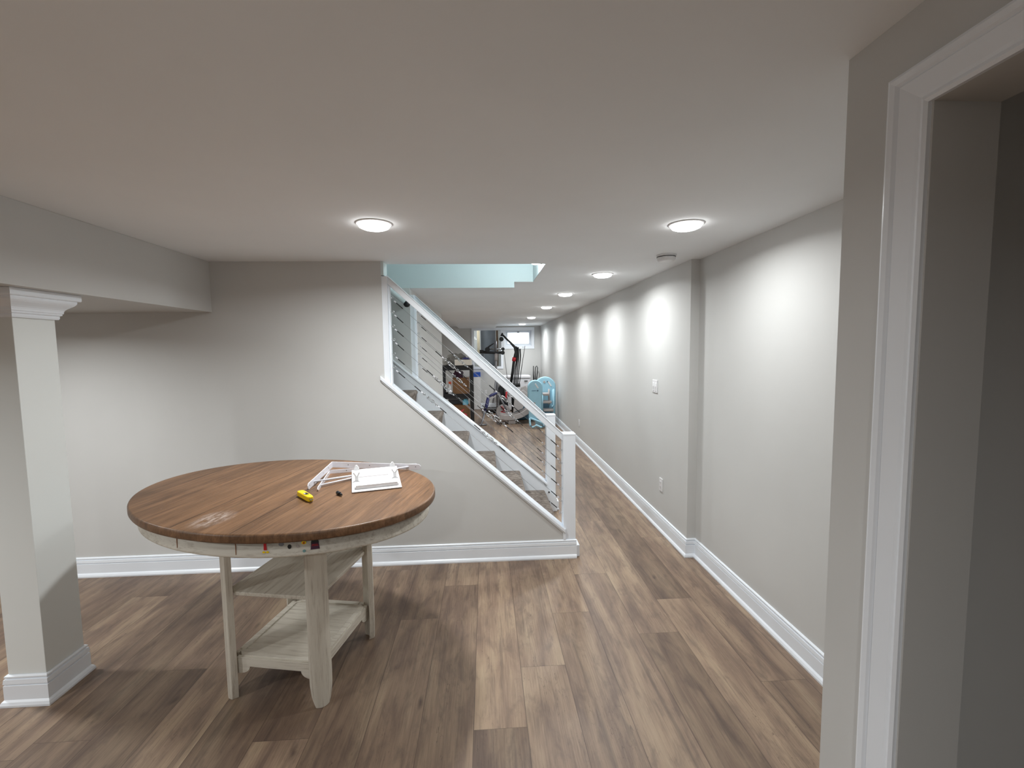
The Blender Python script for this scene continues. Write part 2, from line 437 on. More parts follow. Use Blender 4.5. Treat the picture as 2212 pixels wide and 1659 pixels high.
# ------------------------------------------------------------------ baseboards
def base_prof():
    # (depth from the wall, height)
    return [(0, 0), (.026, 0), (.027, .010), (.022, .022), (.0145, .030), (.0145, .098), (.0075, .1005), (.0075, .1025), (.0145, .105), (.0145, .110),
            (.0125, .127), (.005, .129), (.005, .1315), (.0105, .134), (.0105, .141), (.005, .146), (0, .147)]
def baseboard(name, path, mat=None, inside=1):
    """path in plan; profile grows to the left of the walking direction; mitred corners"""
    bm = bmesh.new(); prof = base_prof(); n = len(path); rings = []
    P = [Vector(p) for p in path]
    for i, p in enumerate(P):
        dirs = []
        if i > 0: dirs.append((P[i]-P[i-1]).normalized())
        if i < n-1: dirs.append((P[i+1]-P[i]).normalized())
        ns = [Vector((-d.y, d.x)) for d in dirs]
        nn = ns[0] if len(ns) == 1 else (ns[0]+ns[1])/(1+ns[0].dot(ns[1]))
        rings.append([bm.verts.new((p.x+nn.x*a, p.y+nn.y*a, b)) for a, b in prof])
    m = len(prof)
    for A, B in zip(rings, rings[1:]):
        for k in range(m): bm.faces.new((A[k], A[(k+1) % m], B[(k+1) % m], B[k]))
    bm.faces.new(rings[0]); bm.faces.new(rings[-1][::-1])
    return struct(obj(name, bm, mat or M['trim']))
baseboard('baseboard_stair', [(.693, YS), (-6.6, YS)][::-1][::-1] if False else [(.690, YS), (-6.6, YS)][::1])
baseboard('baseboard_right', [(XR1, YN), (XR1, YB), (XR2, YB), (XR2, YE)])
baseboard('baseboard_end', [(XR2, YE), (-3.0, YE)])
baseboard('baseboard_corridor', [(XL, 7.54), (XL, SY1+.10)])
baseboard('baseboard_left', [(-6.6, YS), (-6.6, -3)])
baseboard('baseboard_recess', [(XN+.135, YN), (XR1, YN)][::-1])

# sloping cap and its moulding on the knee wall
def slope_prism(name, xa, xb, za, zb, th, y0, y1, mat, parent=None, bevel=.004, plumb=True):
    bm = bmesh.new(); bm_prism(bm, [(xa, za-th), (xb, zb-th), (xb, zb), (xa, za)], y0, y1, 'Y'); return obj(name, bm, mat, parent, bevel)
capz = lambda x: .233+s1*(.601-x)
struct(slope_prism('trim_3', -.785, .601, capz(-.785), capz(.601), .030, YS-.022, SY0-.004, M['trim']))
struct(slope_prism('trim_4', -.780, .598, capz(-.780)-.030, capz(.598)-.030, .013, YS-.012, YS+.001, M['trim'], bevel=.003))
struct(box('trim_5', .586, .606, YS-.010, YS+.02, .147, .235, M['trim'], bevel=.002))   # small vertical strip by the newel post
# door casing on the partition
def casing(name, outer, inner, xf):
    """three sided profiled frame around the door, on the face X=xf, facing -X"""
    y0, y1, zt = inner; wd = outer
    prof = [(0, 0), (0, .008), (.006, .012), (.014, .008), (.020, .010), (.052, .016), (.055, .013), (.060, .019), (.070, .021), (.076, .018), (.076, 0)]
    prof = [(a*wd/.076, b) for a, b in prof]
    bm = bmesh.new(); rings = []
    for (py, pz, sy, sz) in ((y1, 0, 1, 0), (y1, zt, 1, 1), (y0, zt, -1, 1), (y0, 0, -1, 0)):
        rings.append([bm.verts.new((xf-b, py+sy*a, pz+sz*a)) for a, b in prof])
    m = len(prof)
    for A, B in zip(rings, rings[1:]):
        for k in range(m): bm.faces.new((A[k], A[(k+1) % m], B[(k+1) % m], B[k]))
    bm.faces.new(rings[0]); bm.faces.new(rings[-1][::-1])
    return struct(obj(name, bm, M['trim']))
casing('door_1', .078, (DY0, DY1+.004, DZ), XN)

# windows
def frame_bm(bm, x0, x1, z0, z1, w, y0, y1):
    bm_box(bm, x0, x1, y0, y1, z1-w, z1); bm_box(bm, x0, x1, y0, y1, z0, z0+w)
    bm_box(bm, x0, x0+w, y0, y1, z0+w, z1-w); bm_box(bm, x1-w, x1, y0, y1, z0+w, z1-w)
def window(idx, Wd, cas, sash):
    r = bpy.data.objects.new('window_%d' % idx, None); C.objects.link(r); struct(r); r.location = (0, 0, 0)
    bm = bmesh.new(); frame_bm(bm, Wd[0]-cas, Wd[1]+cas, Wd[2]-cas, Wd[3]+cas, cas+.004, YE-.020, YE)
    obj('casing', bm, M['trim'], r, .004)
    bm = bmesh.new(); frame_bm(bm, Wd[0], Wd[1], Wd[2], Wd[3], .012, YE, YE+.16)
    obj('jamb', bm, M['trim'], r)
    if sash:
        bm = bmesh.new(); frame_bm(bm, Wd[0]+.012, Wd[1]-.012, Wd[2]+.012, Wd[3]-.012, .042, YE+.09, YE+.13)
        frame_bm(bm, Wd[0]+.05, Wd[1]-.05, Wd[2]+.05, Wd[3]-.05, .022, YE+.075, YE+.115)
        obj('sash', bm, M['trim'], r, .004)
        bm = bmesh.new(); bm_box(bm, Wd[0]+.34, Wd[0]+.40, YE+.062, YE+.082, Wd[3]-.075, Wd[3]-.045); obj('latch', bm, M['black'], r, .003)
        box('pane', Wd[0]+.06, Wd[1]-.06, YE+.092, YE+.096, Wd[2]+.06, Wd[3]-.06, M['glass'], r)
    else:
        box('pane', Wd[0]+.012, Wd[1]-.012, YE+.06, YE+.064, Wd[2]+.012, Wd[3]-.012, M['glass'], r)
window(1, W1, .055, False); window(2, W2, .075, True)
# utility space seen through the dark window
def utility():
    bm = bmesh.new(); y0, y1 = YE+.16, YE+1.3
    bm_box(bm, -.9, .55, y1, y1+.05, .6, 2.29); bm_box(bm, -.95, -.9, y0, y1, .6, 2.29); bm_box(bm, .50, .55, y0, y1, .6, 2.29)
    bm_box(bm, -.95, .55, y0, y1+.05, 2.29, 2.34); bm_box(bm, -.95, .55, y0, y1+.05, .55, .6)
    struct(obj('wall_utility', bm, M['wall']))
utility()
t = thing('wall_framing', 'pale and brown wall studs with a grey panel behind the dark window', 'wall framing', (0, YE+.5, .6))
def loc_box(name, x0, x1, y0, y1, z0, z1, mat, par, bevel=0.):
    L = par.matrix_basis.to_translation() if par else Vector((0, 0, 0))
    return box(name, x0-L.x, x1-L.x, y0-L.y, y1-L.y, z0-L.z, z1-L.z, mat, par, bevel)
loc_box('grey_panel', -.13, .30, YE+.50, YE+.53, .6, 2.28, M['greyp'], t)
loc_box('stud', -.235, -.155, YE+.45, YE+.50, .6, 2.28, M['studw'], t)
loc_box('stud', .315, .375, YE+.45, YE+.50, .6, 2.28, M['studb'], t)

t = thing('utility_fill_bulb', 'added unseen bulb that brightens the grey panel behind the dark window', 'added light', (-.60, YE+.30, 2.285))  # added fill lamp, hidden by the wall, to lift the grey panel
bm = bmesh.new(); bm_lathe(bm, [(.03, 0), (.03, -.03), (.016, -.034)], seg=20); obj('socket', bm, M['whitepl'], t)
bm = bmesh.new(); bm_lathe(bm, [(.014, -.034), (.030, -.07), (.026, -.095), (.0001, -.105)], seg=20); obj('globe', bm, M['diff'], t)
l = bpy.data.lights.new('lamp_light', 'POINT'); l.energy = 14; l.shadow_soft_size = .03; l.color = (.95, .97, 1.0)
o = bpy.data.objects.new('lamp_light', l); C.objects.link(o); o.parent = t; o.location = (0, 0, -.15)

# ------------------------------------------------------------------ recessed lamps
def lamp_proto():
    t = thing('recessed_light', '', 'ceiling light')
    bm = bmesh.new(); bm_lathe(bm, [(.080, 0), (.080, -.004), (.084, -.007), (.092, -.004), (.095, 0)], seg=48); obj('trim_ring', bm, M['whitepl'], t)
    bm = bmesh.new(); bm_lathe(bm, [(.080, -.001), (.080, -.010), (.074, -.020), (.058, -.027), (.030, -.031), (.0001, -.032)], seg=48); obj('diffuser', bm, M['diff'], t)
    return t
def add_lamp(t, w=LAMP_W, col=LAMP_COL):
    l = bpy.data.lights.new('lamp_light', 'AREA'); l.shape = 'DISK'; l.size = .13; l.energy = w; l.color = col; l.spread = math.radians(166)
    o = bpy.data.objects.new('lamp_light', l); C.objects.link(o); o.parent = t; o.location = (0, 0, -.034)
lp = None
spots = [(-.563, 2.41, 'round recessed light left, above the brown oval table', 1.1), (1.085, 2.40, 'largest recessed light on the right, above the wall recess', .50),
         (1.05, 3.99, 'recessed light just beyond the smoke detector, nearest in the corridor row', .62), (.965, 5.38, 'recessed light second in the row down the corridor', .74),
         (.962, 7.02, 'recessed light third in the row down the corridor', .9), (.955, 9.25, 'recessed light fourth in the row down the corridor', 1.05), (.955, 11.55, 'farthest recessed light, just before the small bright window', 1.05)]
unseen = [(-.563, .55, .12, H, 'just above the camera'), (-2.95, .55, 1.1, 1.94, 'in the low bulkhead, nearer the back wall'), (-.563, -1.4, 1.3, H, 'behind the camera'), (-5.0, .5, 1.5, H, 'in the far left of the room'), (-2.95, 2.35, .85, 1.94, 'in the low bulkhead left of the column'), (-1.9, 9.4, 1.5, H, 'in the back room beside the corridor')]
for i, s in enumerate(spots):
    if lp is None: lp = lamp_proto(); o = lp
    else: o = copy_tree(lp)
    o.location = (s[0], s[1], H); o['label'] = s[2]; o['group'] = 'recessed ceiling lights'
hidden = []
for i, s in enumerate(unseen):
    o = copy_tree(lp); o.location = (s[0], s[1], s[3]); o['group'] = 'recessed ceiling lights outside the view'
    o['label'] = 'recessed light outside the photo, '+s[4]; hidden.append(o)
roots = [o for o in C.objects if o.parent is None and o.name.startswith('recessed_light')]
for o, k in zip(roots, [s[3] for s in spots]+[s[2] for s in unseen]): add_lamp(o, LAMP_W*k)

# stairwell wall lamp
t = thing('wall_sconce', 'glaring white globe lamp on the stairwell end wall above the stairs', 'lamp', (SX1, 3.74, 2.385))
bm = bmesh.new(); bm_tube(bm, [(0, 0, 0), (-.02, 0, 0)], .045, 24); obj('mounting_plate', bm, M['whitepl'], t)
bm = bmesh.new(); bmesh.ops.create_uvsphere(bm, u_segments=24, v_segments=14, radius=.050); bmesh.ops.translate(bm, verts=bm.verts, vec=(-.058, 0, 0)); obj('globe', bm, M['bulb'], t, smooth=True)
l = bpy.data.lights.new('lamp_light', 'POINT'); l.energy = 9; l.shadow_soft_size = .055; l.color = (.88, .97, 1.0)
o = bpy.data.objects.new('lamp_light', l); C.objects.link(o); o.parent = t; o.location = (-.115, 0, .03)
# light of the upper floor, hung under the stairwell ceiling
t = thing('upstairs_light', 'flush light on the ceiling high above the stairs', 'ceiling light', (-.9, 3.97, 4.9))
bm = bmesh.new(); bm_lathe(bm, [(.14, 0), (.14, -.03), (.11, -.06), (.0001, -.07)], seg=32); obj('shade', bm, M['diff'], t)
l = bpy.data.lights.new('lamp_light', 'AREA'); l.shape = 'DISK'; l.size = .3; l.energy = 3.5; l.color = (.90, .97, 1.0)
o = bpy.data.objects.new('lamp_light', l); C.objects.link(o); o.parent = t; o.location = (0, 0, -.08)

# smoke detector
t = thing('smoke_detector', 'round white smoke detector on the ceiling by the right wall', 'smoke detector', (1.30, 3.19, H))
bm = bmesh.new(); bm_lathe(bm, [(.070, 0), (.070, -.008), (.064, -.010)], seg=40); obj('mounting_plate', bm, M['whitepl'], t)
bm = bmesh.new(); bm_lathe(bm, [(.055, -.009), (.064, -.013), (.064, -.030), (.056, -.042), (.030, -.045), (.0001, -.045)], seg=40); o = obj('cover', bm, M['whitepl'], t)
bm = bmesh.new(); bm_lathe(bm, [(.0655, -.014), (.0655, -.017), (.060, -.017)], seg=40); obj('vent_slot', bm, M['dark'], o)

# ------------------------------------------------------------------ switches and outlets
def wall_plate(name, label, cat, loc, rz, kind):
    t = thing(name, label, cat, loc, rz)     # local: X along the wall, -Y out of the wall
    w, h = (.118, .118) if kind == 'switch' else (.072, .116)
    bm = bmesh.new(); bm_box(bm, -w/2, w/2, -.007, 0, -h/2, h/2); obj('cover_plate', bm, M['whitepl'], t, .003)
    if kind == 'switch':
        for sx in (-.024, .024):
            bm = bmesh.new(); bm_prism(bm, [(-.007, -.034), (-.012, .0), (-.009, .034), (-.004, .034), (-.004, -.034)], sx-.0165, sx+.0165, 'X'); obj('rocker', bm, M['whitepl'], t, .001)
            bm = bmesh.new(); bm_box(bm, sx-.012, sx+.012, -.0085, -.006, -.046, -.040); obj('indicator', bm, M['greypl'], t)
    else:
        bm = bmesh.new(); bm_box(bm, -.0175, .0175, -.0095, -.004, -.034, .034); p = obj('socket', bm, M['whitepl'], t, .002)
        bm = bmesh.new()
        for cz in (.018, -.018):
            bm_box(bm, -.008, -.005, -.0105, -.0090, cz-.005, cz+.005); bm_box(bm, .005, .008, -.0105, -.0090, cz-.004, cz+.004); bm_box(bm, -.002, .002, -.0105, -.0090, cz-.013, cz-.009)
        obj('slots', bm, M['greypl'], p)
wall_plate('light_switch', 'white double switch plate on the right wall at chest height', 'light switch', (XR2, 4.02, 1.29), -math.pi/2, 'switch')
wall_plate('outlet', 'white outlet low on the right wall near the projecting corner', 'outlet', (XR2, 3.85, .42), -math.pi/2, 'o')
wall_plate('outlet', 'small white outlet low on the right wall far down the corridor', 'outlet', (XR2, 7.38, .40), -math.pi/2, 'o')
wall_plate('outlet', 'white outlet on the end wall beside the tall white carton', 'outlet', (-.01, YE, .46), 0, 'o')

# ------------------------------------------------------------------ column
def ring_box(bm, prof, cx, cy, hx, hy):
    """square profile ring: prof of (offset, z)"""
    rings = []
    for a, z in prof:
        rings.append([bm.verts.new((cx+sx*(hx+a), cy+sy*(hy+a), z)) for sx, sy in ((-1, -1), (1, -1), (1, 1), (-1, 1))])
    for A, B in zip(rings, rings[1:]):
        for k in range(4): bm.faces.new((A[k], A[(k+1) % 4], B[(k+1) % 4], B[k]))
    bm.faces.new(rings[0][::-1]); bm.faces.new(rings[-1])
ccx, ccy, chx, chy = -2.185, 2.24, .085, .10
t = thing('support_column', 'square white column under the low bulkhead at the left', 'column', (ccx, ccy, 0))
bm = bmesh.new(); ring_box(bm, [(0, 0), (0, 1.93)], 0, 0, chx, chy); obj('shaft', bm, M['col'], t, .002)
bm = bmesh.new(); ring_box(bm, base_prof()[1:]+[(0, .1475)], 0, 0, chx, chy); obj('plinth', bm, M['trim'], t)
cr = [(.001, 1.815), (.010, 1.815), (.013, 1.822), (.013, 1.832), (.020, 1.836), (.020, 1.842)]
for k in range(9):
    a = k/8*math.pi; cr.append((.024+.036*(k/8)+.006*math.sin(a*2)*-1, 1.846+.060*(k/8)))
cr += [(.070, 1.908), (.072, 1.912), (.072, 1.936), (.070, 1.9395)]
bm = bmesh.new(); ring_box(bm, cr, 0, 0, chx, chy); obj('capital', bm, M['trim'], t)

# ------------------------------------------------------------------ stairs
def build_stairs():
    t = thing('staircase', 'carpeted staircase rising to the left between the railings', 'staircase', (.6, 3.97, 0))
    T = Vector((.6, 3.97, 0))
    run, rise = .248, .207
    y0, y1 = SY0+.008, 4.398
    for k in range(13):
        xn = .575-run*k; z = .228+rise*k
        # bullnosed carpet step: riser, nosing, tread
        r = .022; pts = [(xn-.028, z-rise-.001 if k else 0.0)]
        for a in range(-60, 91, 15): pts.append((xn-r+r*math.cos(math.radians(a)), z-r+r*math.sin(math.radians(a))))
        pts += [(xn-run-.028, z)]
        pts += [(xn-run-.028, max(0, z-.32)), (xn-.028-.02, max(0, z-.32) if k else 0.0)]
        if k == 0: pts = pts[:-2]+[(xn-run-.028, 0.0)]
        if k > 0: pts = pts[:-1]
        bm = bmesh.new(); bm_prism(bm, [(a-T.x, b) for a, b in pts], y0-T.y, y1-T.y, 'Y'); o = obj('step', bm, M['carpet'], t)
    sz = lambda x: .290+.847*(.572-x)
    bm = bmesh.new(); bm_prism(bm, [(a-T.x, b) for a, b in [(.698, .004), (.698, .128), (.55, sz(.55)), (-2.6, sz(-2.6)), (-2.6, sz(-2.6)-.62), (-.02, 0.004)]], 4.398-T.y, 4.4255-T.y, 'Y'); st = obj('stringer', bm, M['trim'], t)
    bm = bmesh.new(); bm_prism(bm, [(a-T.x, b) for a, b in [(.60, sz(.60)+.004), (.60, sz(.60)+.026), (-2.6, sz(-2.6)+.026), (-2.6, sz(-2.6)+.004)]], 4.392-T.y, 4.4255-T.y, 'Y'); obj('moulding', bm, M['trim'], t, .003)
    for z in (.135, .235):
        bm = bmesh.new(); bm_tube(bm, [(.615-T.x, 4.399-T.y, z-.03), (.615-T.x, 4.390-T.y, z-.03)], .008, 12); obj('bolt', bm, M['black'], st)
    return t
build_stairs()
# curb wall under the far railing
bm = bmesh.new(); szf = lambda x: .290+.847*(.572-x)
bm_prism(bm, [(.598, .0), (.598, szf(.598)-.0), (XL, szf(XL)), (XL, 0)], 4.43, 4.53, 'Y'); struct(obj('wall_curb', bm, M['wall']))
struct(slope_prism('trim_6', XL, .60, szf(XL)+.030, szf(.60)+.030, .028, 4.43, 4.545, M['trim'], bevel=.003))

# ------------------------------------------------------------------ cable railings
def railing(label, Y, xl, xr0, xr1, ztopl, ztopr, near, Lz, Rz, turns, group):
    t = thing('cable_railing', label, 'railing', (xr0, Y, 0)); T = Vector((xr0, Y, 0))
    o_ = lambda x: x-T.x
    # newel post
    bm = bmesh.new(); bm_box(bm, o_(xr0), o_(xr1), -.048, .048, 0, .985); p = obj('newel_post', bm, M['trim'], t, .003)
    bm = bmesh.new(); bm_box(bm, o_(xr0)-.002, o_(xr1)+.002, -.050, .050, .972, .986); obj('post_cap', bm, M['trim'], p, .002)
    bm = bmesh.new(); bm_box(bm, o_(xr1), o_(xr1)+.032, -.046, .060, 0, .095); obj('base_block', bm, M['trim'], p, .004)
    # post at the top against the wall
    zl = (capz(xl) if near else szf(xl)+.03)
    bm = bmesh.new(); bm_box(bm, o_(xl)-.004, o_(xl+.040), -.045, .045, zl-.05, ztopl-.01); bm_box(bm, o_(xl+.040), o_(xl+.052), -.02, .02, zl-.05, ztopl-.06); obj('wall_post', bm, M['trim'], t, .002)
    # top rail
    x0, x1 = xl+.035, xr0+.004
    sl = (ztopl-ztopr)/(x1-x0)
    zt = lambda x: ztopl-(x-x0)*sl
    bm = bmesh.new(); bm_prism(bm, [(o_(x0), zt(x0)-.062), (o_(x1), zt(x1)-.062), (o_(x1), zt(x1)-.010), (o_(x0), zt(x0)-.010)], -.030, .030, 'Y'); tr = obj('top_rail', bm, M['trim'], t, .003)
    bm = bmesh.new(); bm_prism(bm, [(o_(x0), zt(x0)-.010), (o_(x1), zt(x1)-.010), (o_(x1), zt(x1)), (o_(x0), zt(x0))], -.036, .036, 'Y'); obj('rail_cap', bm, M['trim'], tr, .003)
    for i in range(6):
        a = Vector((o_(xl+.052), 0, Lz[i])); b = Vector((o_(xr0), 0, Rz[i])); d = (b-a).normalized(); L = (b-a).length
        side = Vector((0, 1, 0)); up = d.cross(side).normalized()
        bm = bmesh.new(); bm_tube(bm, [a+d*.03, b-d*.03], .0013, 6); cb = obj('cable', bm, M['cable'], t)
        # screw eyes
        for e, sgn in ((a, 1), (b, -1)):
            bm = bmesh.new()
            bm_tube(bm, [e-Vector((sgn*.004, 0, 0)), e+Vector((sgn*.010, 0, 0))], .0028, 8)
            c0 = e+Vector((sgn*.018, 0, 0)); bm_tube(bm, [c0+Vector((math.cos(q)*.008, 0, math.sin(q)*.008)) for q in [k*math.pi/8 for k in range(16)]], .0018, 6, closed=True)
            obj('screw_eye', bm, M['steel'], cb)
        # ferrules and black sleeves near both ends, around the turnbuckle
        tx, tz = turns[i]; tc = a+d*((tx-xl-.052)/d.x)
        hl = .062
        for e, sgn, l0 in ((a, 1, .060), (b, -1, .060), (tc-d*hl, -1, .035), (tc+d*hl, 1, .035)):
            bm = bmesh.new(); q = d*sgn; bm_tube(bm, [e+q*l0, e+q*(l0+.062)], .0036, 8)
            obj('sleeve', bm, M['sleeve'], cb)
        for e, sgn, l0 in ((a, 1, .036), (b, -1, .036), (tc-d*hl, -1, .014), (tc+d*hl, 1, .014)):
            bm = bmesh.new(); q = d*sgn; bm_tube(bm, [e+q*l0, e+q*(l0+.018)], .0045, 8)
            obj('ferrule', bm, M['whitemet'], cb)
        # turnbuckle: two rings, two eye screws, open body
        bm = bmesh.new()
        for sgn in (-1, 1):
            c0 = tc+d*sgn*hl
            bm_tube(bm, [c0+(d*math.cos(q)+up*math.sin(q))*.0085 for q in [k*math.pi/8 for k in range(16)]], .0026, 6, closed=True)
            bm_tube(bm, [c0-d*sgn*.009, tc+d*sgn*.018], .0024, 8)
            bm_tube(bm, [tc+up*.009*sgn-d*.029, tc+up*.009*sgn+d*.029], .0032, 8)
            bm_tube(bm, [tc+d*sgn*.029+up*.010, tc+d*sgn*.029-up*.010], .0048, 8)
        obj('turnbuckle', bm, M['steel'], cb)
    return t
railing('white cable railing along the near side of the stairs, closest to the camera', 3.452, -.757, .590, .686, 2.205, .985, True,
        [2.042, 1.937, 1.832, 1.729, 1.621, 1.519], [.85, .746, .646, .542, .44, .346],
        [(.142, 0), (-.262, 0), (.086, 0), (-.332, 0), (.022, 0), (-.427, 0)], None)
railing('white cable railing on the far side of the stairs, seen between the near cables', 4.485, -.72, .597, .690, 2.19, .985, False,
        [2.023, 1.916, 1.813, 1.714, 1.612, 1.508], [.876, .772, .663, .558, .463, .367],
        [(.275, 0), (-.246, 0), (.25, 0), (-.264, 0), (.027, 0), (-.389, 0)], None)
# wall handrail
t = thing('wall_handrail', 'round pale handrail with black end on the stairwell far wall', 'handrail', (-.738, 4.36, 2.088))
d = Vector((-1, 0, .85)).normalized()
bm = bmesh.new(); bm_tube(bm, [d*.02, d*2.0], .024, 16); h = obj('rail', bm, M['aqua'], t)
bm = bmesh.new(); bmesh.ops.create_uvsphere(bm, u_segments=24, v_segments=14, radius=.032); obj('end_cap', bm, M['blackm'], t, smooth=True)
bm = bmesh.new()
for q in (.35, 1.5):
    p = d*q; bm_tube(bm, [p, p+Vector((0, .02, -.045)), p+Vector((0, .064, -.05))], .007, 8)
obj('bracket', bm, M['blackm'], t)

# ------------------------------------------------------------------ table
TX, TY, TR = -.965, 2.32, math.radians(-11.1)
def build_table():
    t = thing('pub_table', 'tall oval table with brown wood top and distressed cream base', 'table', (TX, TY, 0), TR)
    ca, sa = math.cos(-TR), math.sin(-TR)
    cw = Vector((-1.027-TX, 2.327-TY)); cl = Vector((cw.x*ca-cw.y*sa, cw.x*sa+cw.y*ca))
    ax = math.atan2(-.4022, .9156)-TR          # long axis in table coordinates
    A, B = .797, .570
    def ell(off, n=128):
        out = []
        for k in range(n):
            q = 2*math.pi*k/n; u, v = (A+off)*math.cos(q), (B+off)*math.sin(q)
            out.append((cl.x+u*math.cos(ax)-v*math.sin(ax), cl.y+u*math.sin(ax)+v*math.cos(ax)))
        return out
    def loft(bm, prof, mi=lambda i: 0):
        rings = [[bm.verts.new((x, y, z)) for x, y in ell(o)] for o, z in prof]
        for i, (P, Q) in enumerate(zip(rings, rings[1:])):
            for k in range(len(P)):
                f = bm.faces.new((P[k], P[(k+1) % len(P)], Q[(k+1) % len(P)], Q[k])); f.smooth = True; f.material_index = mi(i)
        f = bm.faces.new(rings[0][::-1]); f.material_index = mi(0); f = bm.faces.new(rings[-1]); f.material_index = mi(99)
    bm = bmesh.new(); loft(bm, [(-.010, .912), (-.003, .914), (0, .920), (0, .942), (-.003, .948), (-.008, .950)], lambda i: 0 if i == 99 else 1)
    top = obj('tabletop', bm, [M['top'], M['topedge']], t)
    bm = bmesh.new(); loft(bm, [(-.075, .842), (-.036, .842), (-.033, .845), (-.033, .853), (-.036, .856), (-.0375, .9115), (-.075, .9115)])
    ap = obj('apron', bm, M['dx'], t)
    # dark joints of the leaf in apron and edge
    for xs in (-.205, .084):
        # find the front crossing
        best = min(ell(-.0362, 720), key=lambda p: abs(p[0]-xs)+(0 if p[1] < cl.y else 9))
        bm = bmesh.new(); bm_box(bm, xs-.0008, xs+.0008, best[1]-.0022, best[1]+.01, .843, .911); obj('joint', bm, M['tan'], ap)
    # small worn stickers on the apron
    def stick(xw, zc, pieces):
        pts = ell(-.0362, 720); X = None
        wx, wy = xw
        lx = (wx-TX)*ca-(wy-TY)*sa
        best = min(range(720), key=lambda i: abs(pts[i][0]-lx)+(0 if pts[i][1] < cl.y else 9))
        p = Vector(pts[best]); q = Vector(pts[(best+3) % 720]); tg = (q-p).normalized(); nr = Vector((tg.y, -tg.x))
        if nr.y > 0: nr = -nr
        if tg.x < 0: tg = -tg
        for kind, du, dz, sx, sz, mat in pieces:
            bm = bmesh.new(); n = 14
            if kind == 'o': out = [(du+sx*math.cos(2*math.pi*k/n), dz+sz*math.sin(2*math.pi*k/n)) for k in range(n)]
            else: out = [(du-sx, dz-sz), (du+sx, dz-sz), (du+sx*.8, dz+sz), (du-sx*.8, dz+sz)]
            for sgn in (0, 1): pass
            va = [bm.verts.new((p.x+tg.x*a+nr.x*.0006, p.y+tg.y*a+nr.y*.0006, zc+b)) for a, b in out]
            vb = [bm.verts.new((p.x+tg.x*a+nr.x*.0016, p.y+tg.y*a+nr.y*.0016, zc+b)) for a, b in out]
            bm.faces.new(va[::-1]); bm.faces.new(vb)
            for k in range(len(va)): bm.faces.new((va[k], va[(k+1) % len(va)], vb[(k+1) % len(va)], vb[k]))
            obj('sticker', bm, mat, ap)
    stick((-.867, 1.78), .884, [('r', 0, .004, .006, .014, M['red']), ('o', -.006, -.018, .006, .004, M['yellow']), ('o', .008, -.018, .006, .004, M['yellow'])])
    stick((-.807, 1.77), .895, [('o', 0, 0, .010, .007, M['greyp'])])
    stick((-.773, 1.79), .884, [('o', 0, 0, .007, .009, M['dark'])])
    stick((-.758, 1.79), .900, [('o', 0, 0, .006, .005, M['greypl'])])
    stick((-.745, 1.79), .884, [('o', 0, 0, .006, .006, M['greypl'])])
    stick((-.718, 1.80), .896, [('o', 0, 0, .009, .007, M['yellow']), ('r', 0, -.001, .004, .004, M['orange'])])
    stick((-.716, 1.81), .862, [('o', 0, 0, .006, .006, M['teal'])])
    stick((-.677, 1.82), .886, [('r', 0, -.008, .017, .013, M['maroon']), ('r', 0, .011, .015, .007, M['dark']), ('r', 0, -.004, .013, .004, M['pink'])])
    # legs: curved boards across the four corners
    for sx in (-1, 1):
        for sy in (-1, 1):
            ang = math.atan2(sy, sx); n = Vector((math.cos(ang), math.sin(ang))); tt = Vector((-n.y, n.x)); c0 = Vector((sx*.232, sy*.256))
            bm = bmesh.new(); rings = []
            for z, hw in ((0.0, .030), (.02, .036), (.05, .042), (.10, .047), (.16, .048), (.25, .047), (.86, .046)):
                ring = []
                for k in range(9):
                    u = -1+2*k/8; ring.append(c0+tt*u*hw+n*(.018-.014*u*u))
                for k in range(9):
                    u = 1-2*k/8; ring.append(c0+tt*u*hw+n*(-.010-.014*u*u*1.0))
                rings.append([bm.verts.new((p.x, p.y, z)) for p in ring])
            for P, Q in zip(rings, rings[1:]):
                for k in range(18): f = bm.faces.new((P[k], P[(k+1) % 18], Q[(k+1) % 18], Q[k]))
            bm.faces.new(rings[0][::-1]); bm.faces.new(rings[-1])
            obj('leg', bm, M['dz'], t, .002)
    # upper shelf with clipped corners
    hx, hy, c = .232, .262, .045
    out = [(-hx+c, -hy), (hx-c, -hy), (hx, -hy+c), (hx, hy-c), (hx-c, hy), (-hx+c, hy), (-hx, hy-c), (-hx, -hy+c)]
    bm = bmesh.new(); bm_prism(bm, out, .508, .526, 'Z'); obj('upper_shelf', bm, M['dy'], t, .003)
    hx, hy = .220, .248
    out = [(-hx+c, -hy), (hx-c, -hy), (hx, -hy+c), (hx, hy-c), (hx-c, hy), (-hx+c, hy), (-hx, hy-c), (-hx, -hy+c)]
    bm = bmesh.new(); bm_prism(bm, out, .186, .2, 'Z'); sh = obj('lower_shelf', bm, M['dx'], t, .002)
    bm = bmesh.new()
    w = .03
    for (x0, x1, y0, y1) in ((-hx+c, hx-c, -hy, -hy+w), (-hx+c, hx-c, hy-w, hy), (-hx, -hx+w, -hy+c, hy-c), (hx-w, hx, -hy+c, hy-c)): bm_box(bm, x0, x1, y0, y1, .199, .206)
    obj('shelf_border', bm, M['dx'], sh, .002)
    def valance(half, inset):
        pts = [(-half, .199), (-half, .118)]
        for k in range(9): q = k/8*math.pi/2; pts.append((-half+.022+.045*math.sin(q), .118+.034*(1-math.cos(q))+.004))
        pts2 = [(-a, b) for a, b in pts[::-1]]
        return pts+pts2
    for sgn in (-1, 1):
        bm = bmesh.new(); bm_prism(bm, valance(hx-.022, 0), sgn*hy-.009, sgn*hy+.009, 'Y'); obj('skirt_board', bm, M['dx'], t, .001)
        bm = bmesh.new(); bm_prism(bm, valance(hy-.022, 0), sgn*hx-.009, sgn*hx+.009, 'X'); obj('skirt_board', bm, M['dy'], t, .001)
build_table()

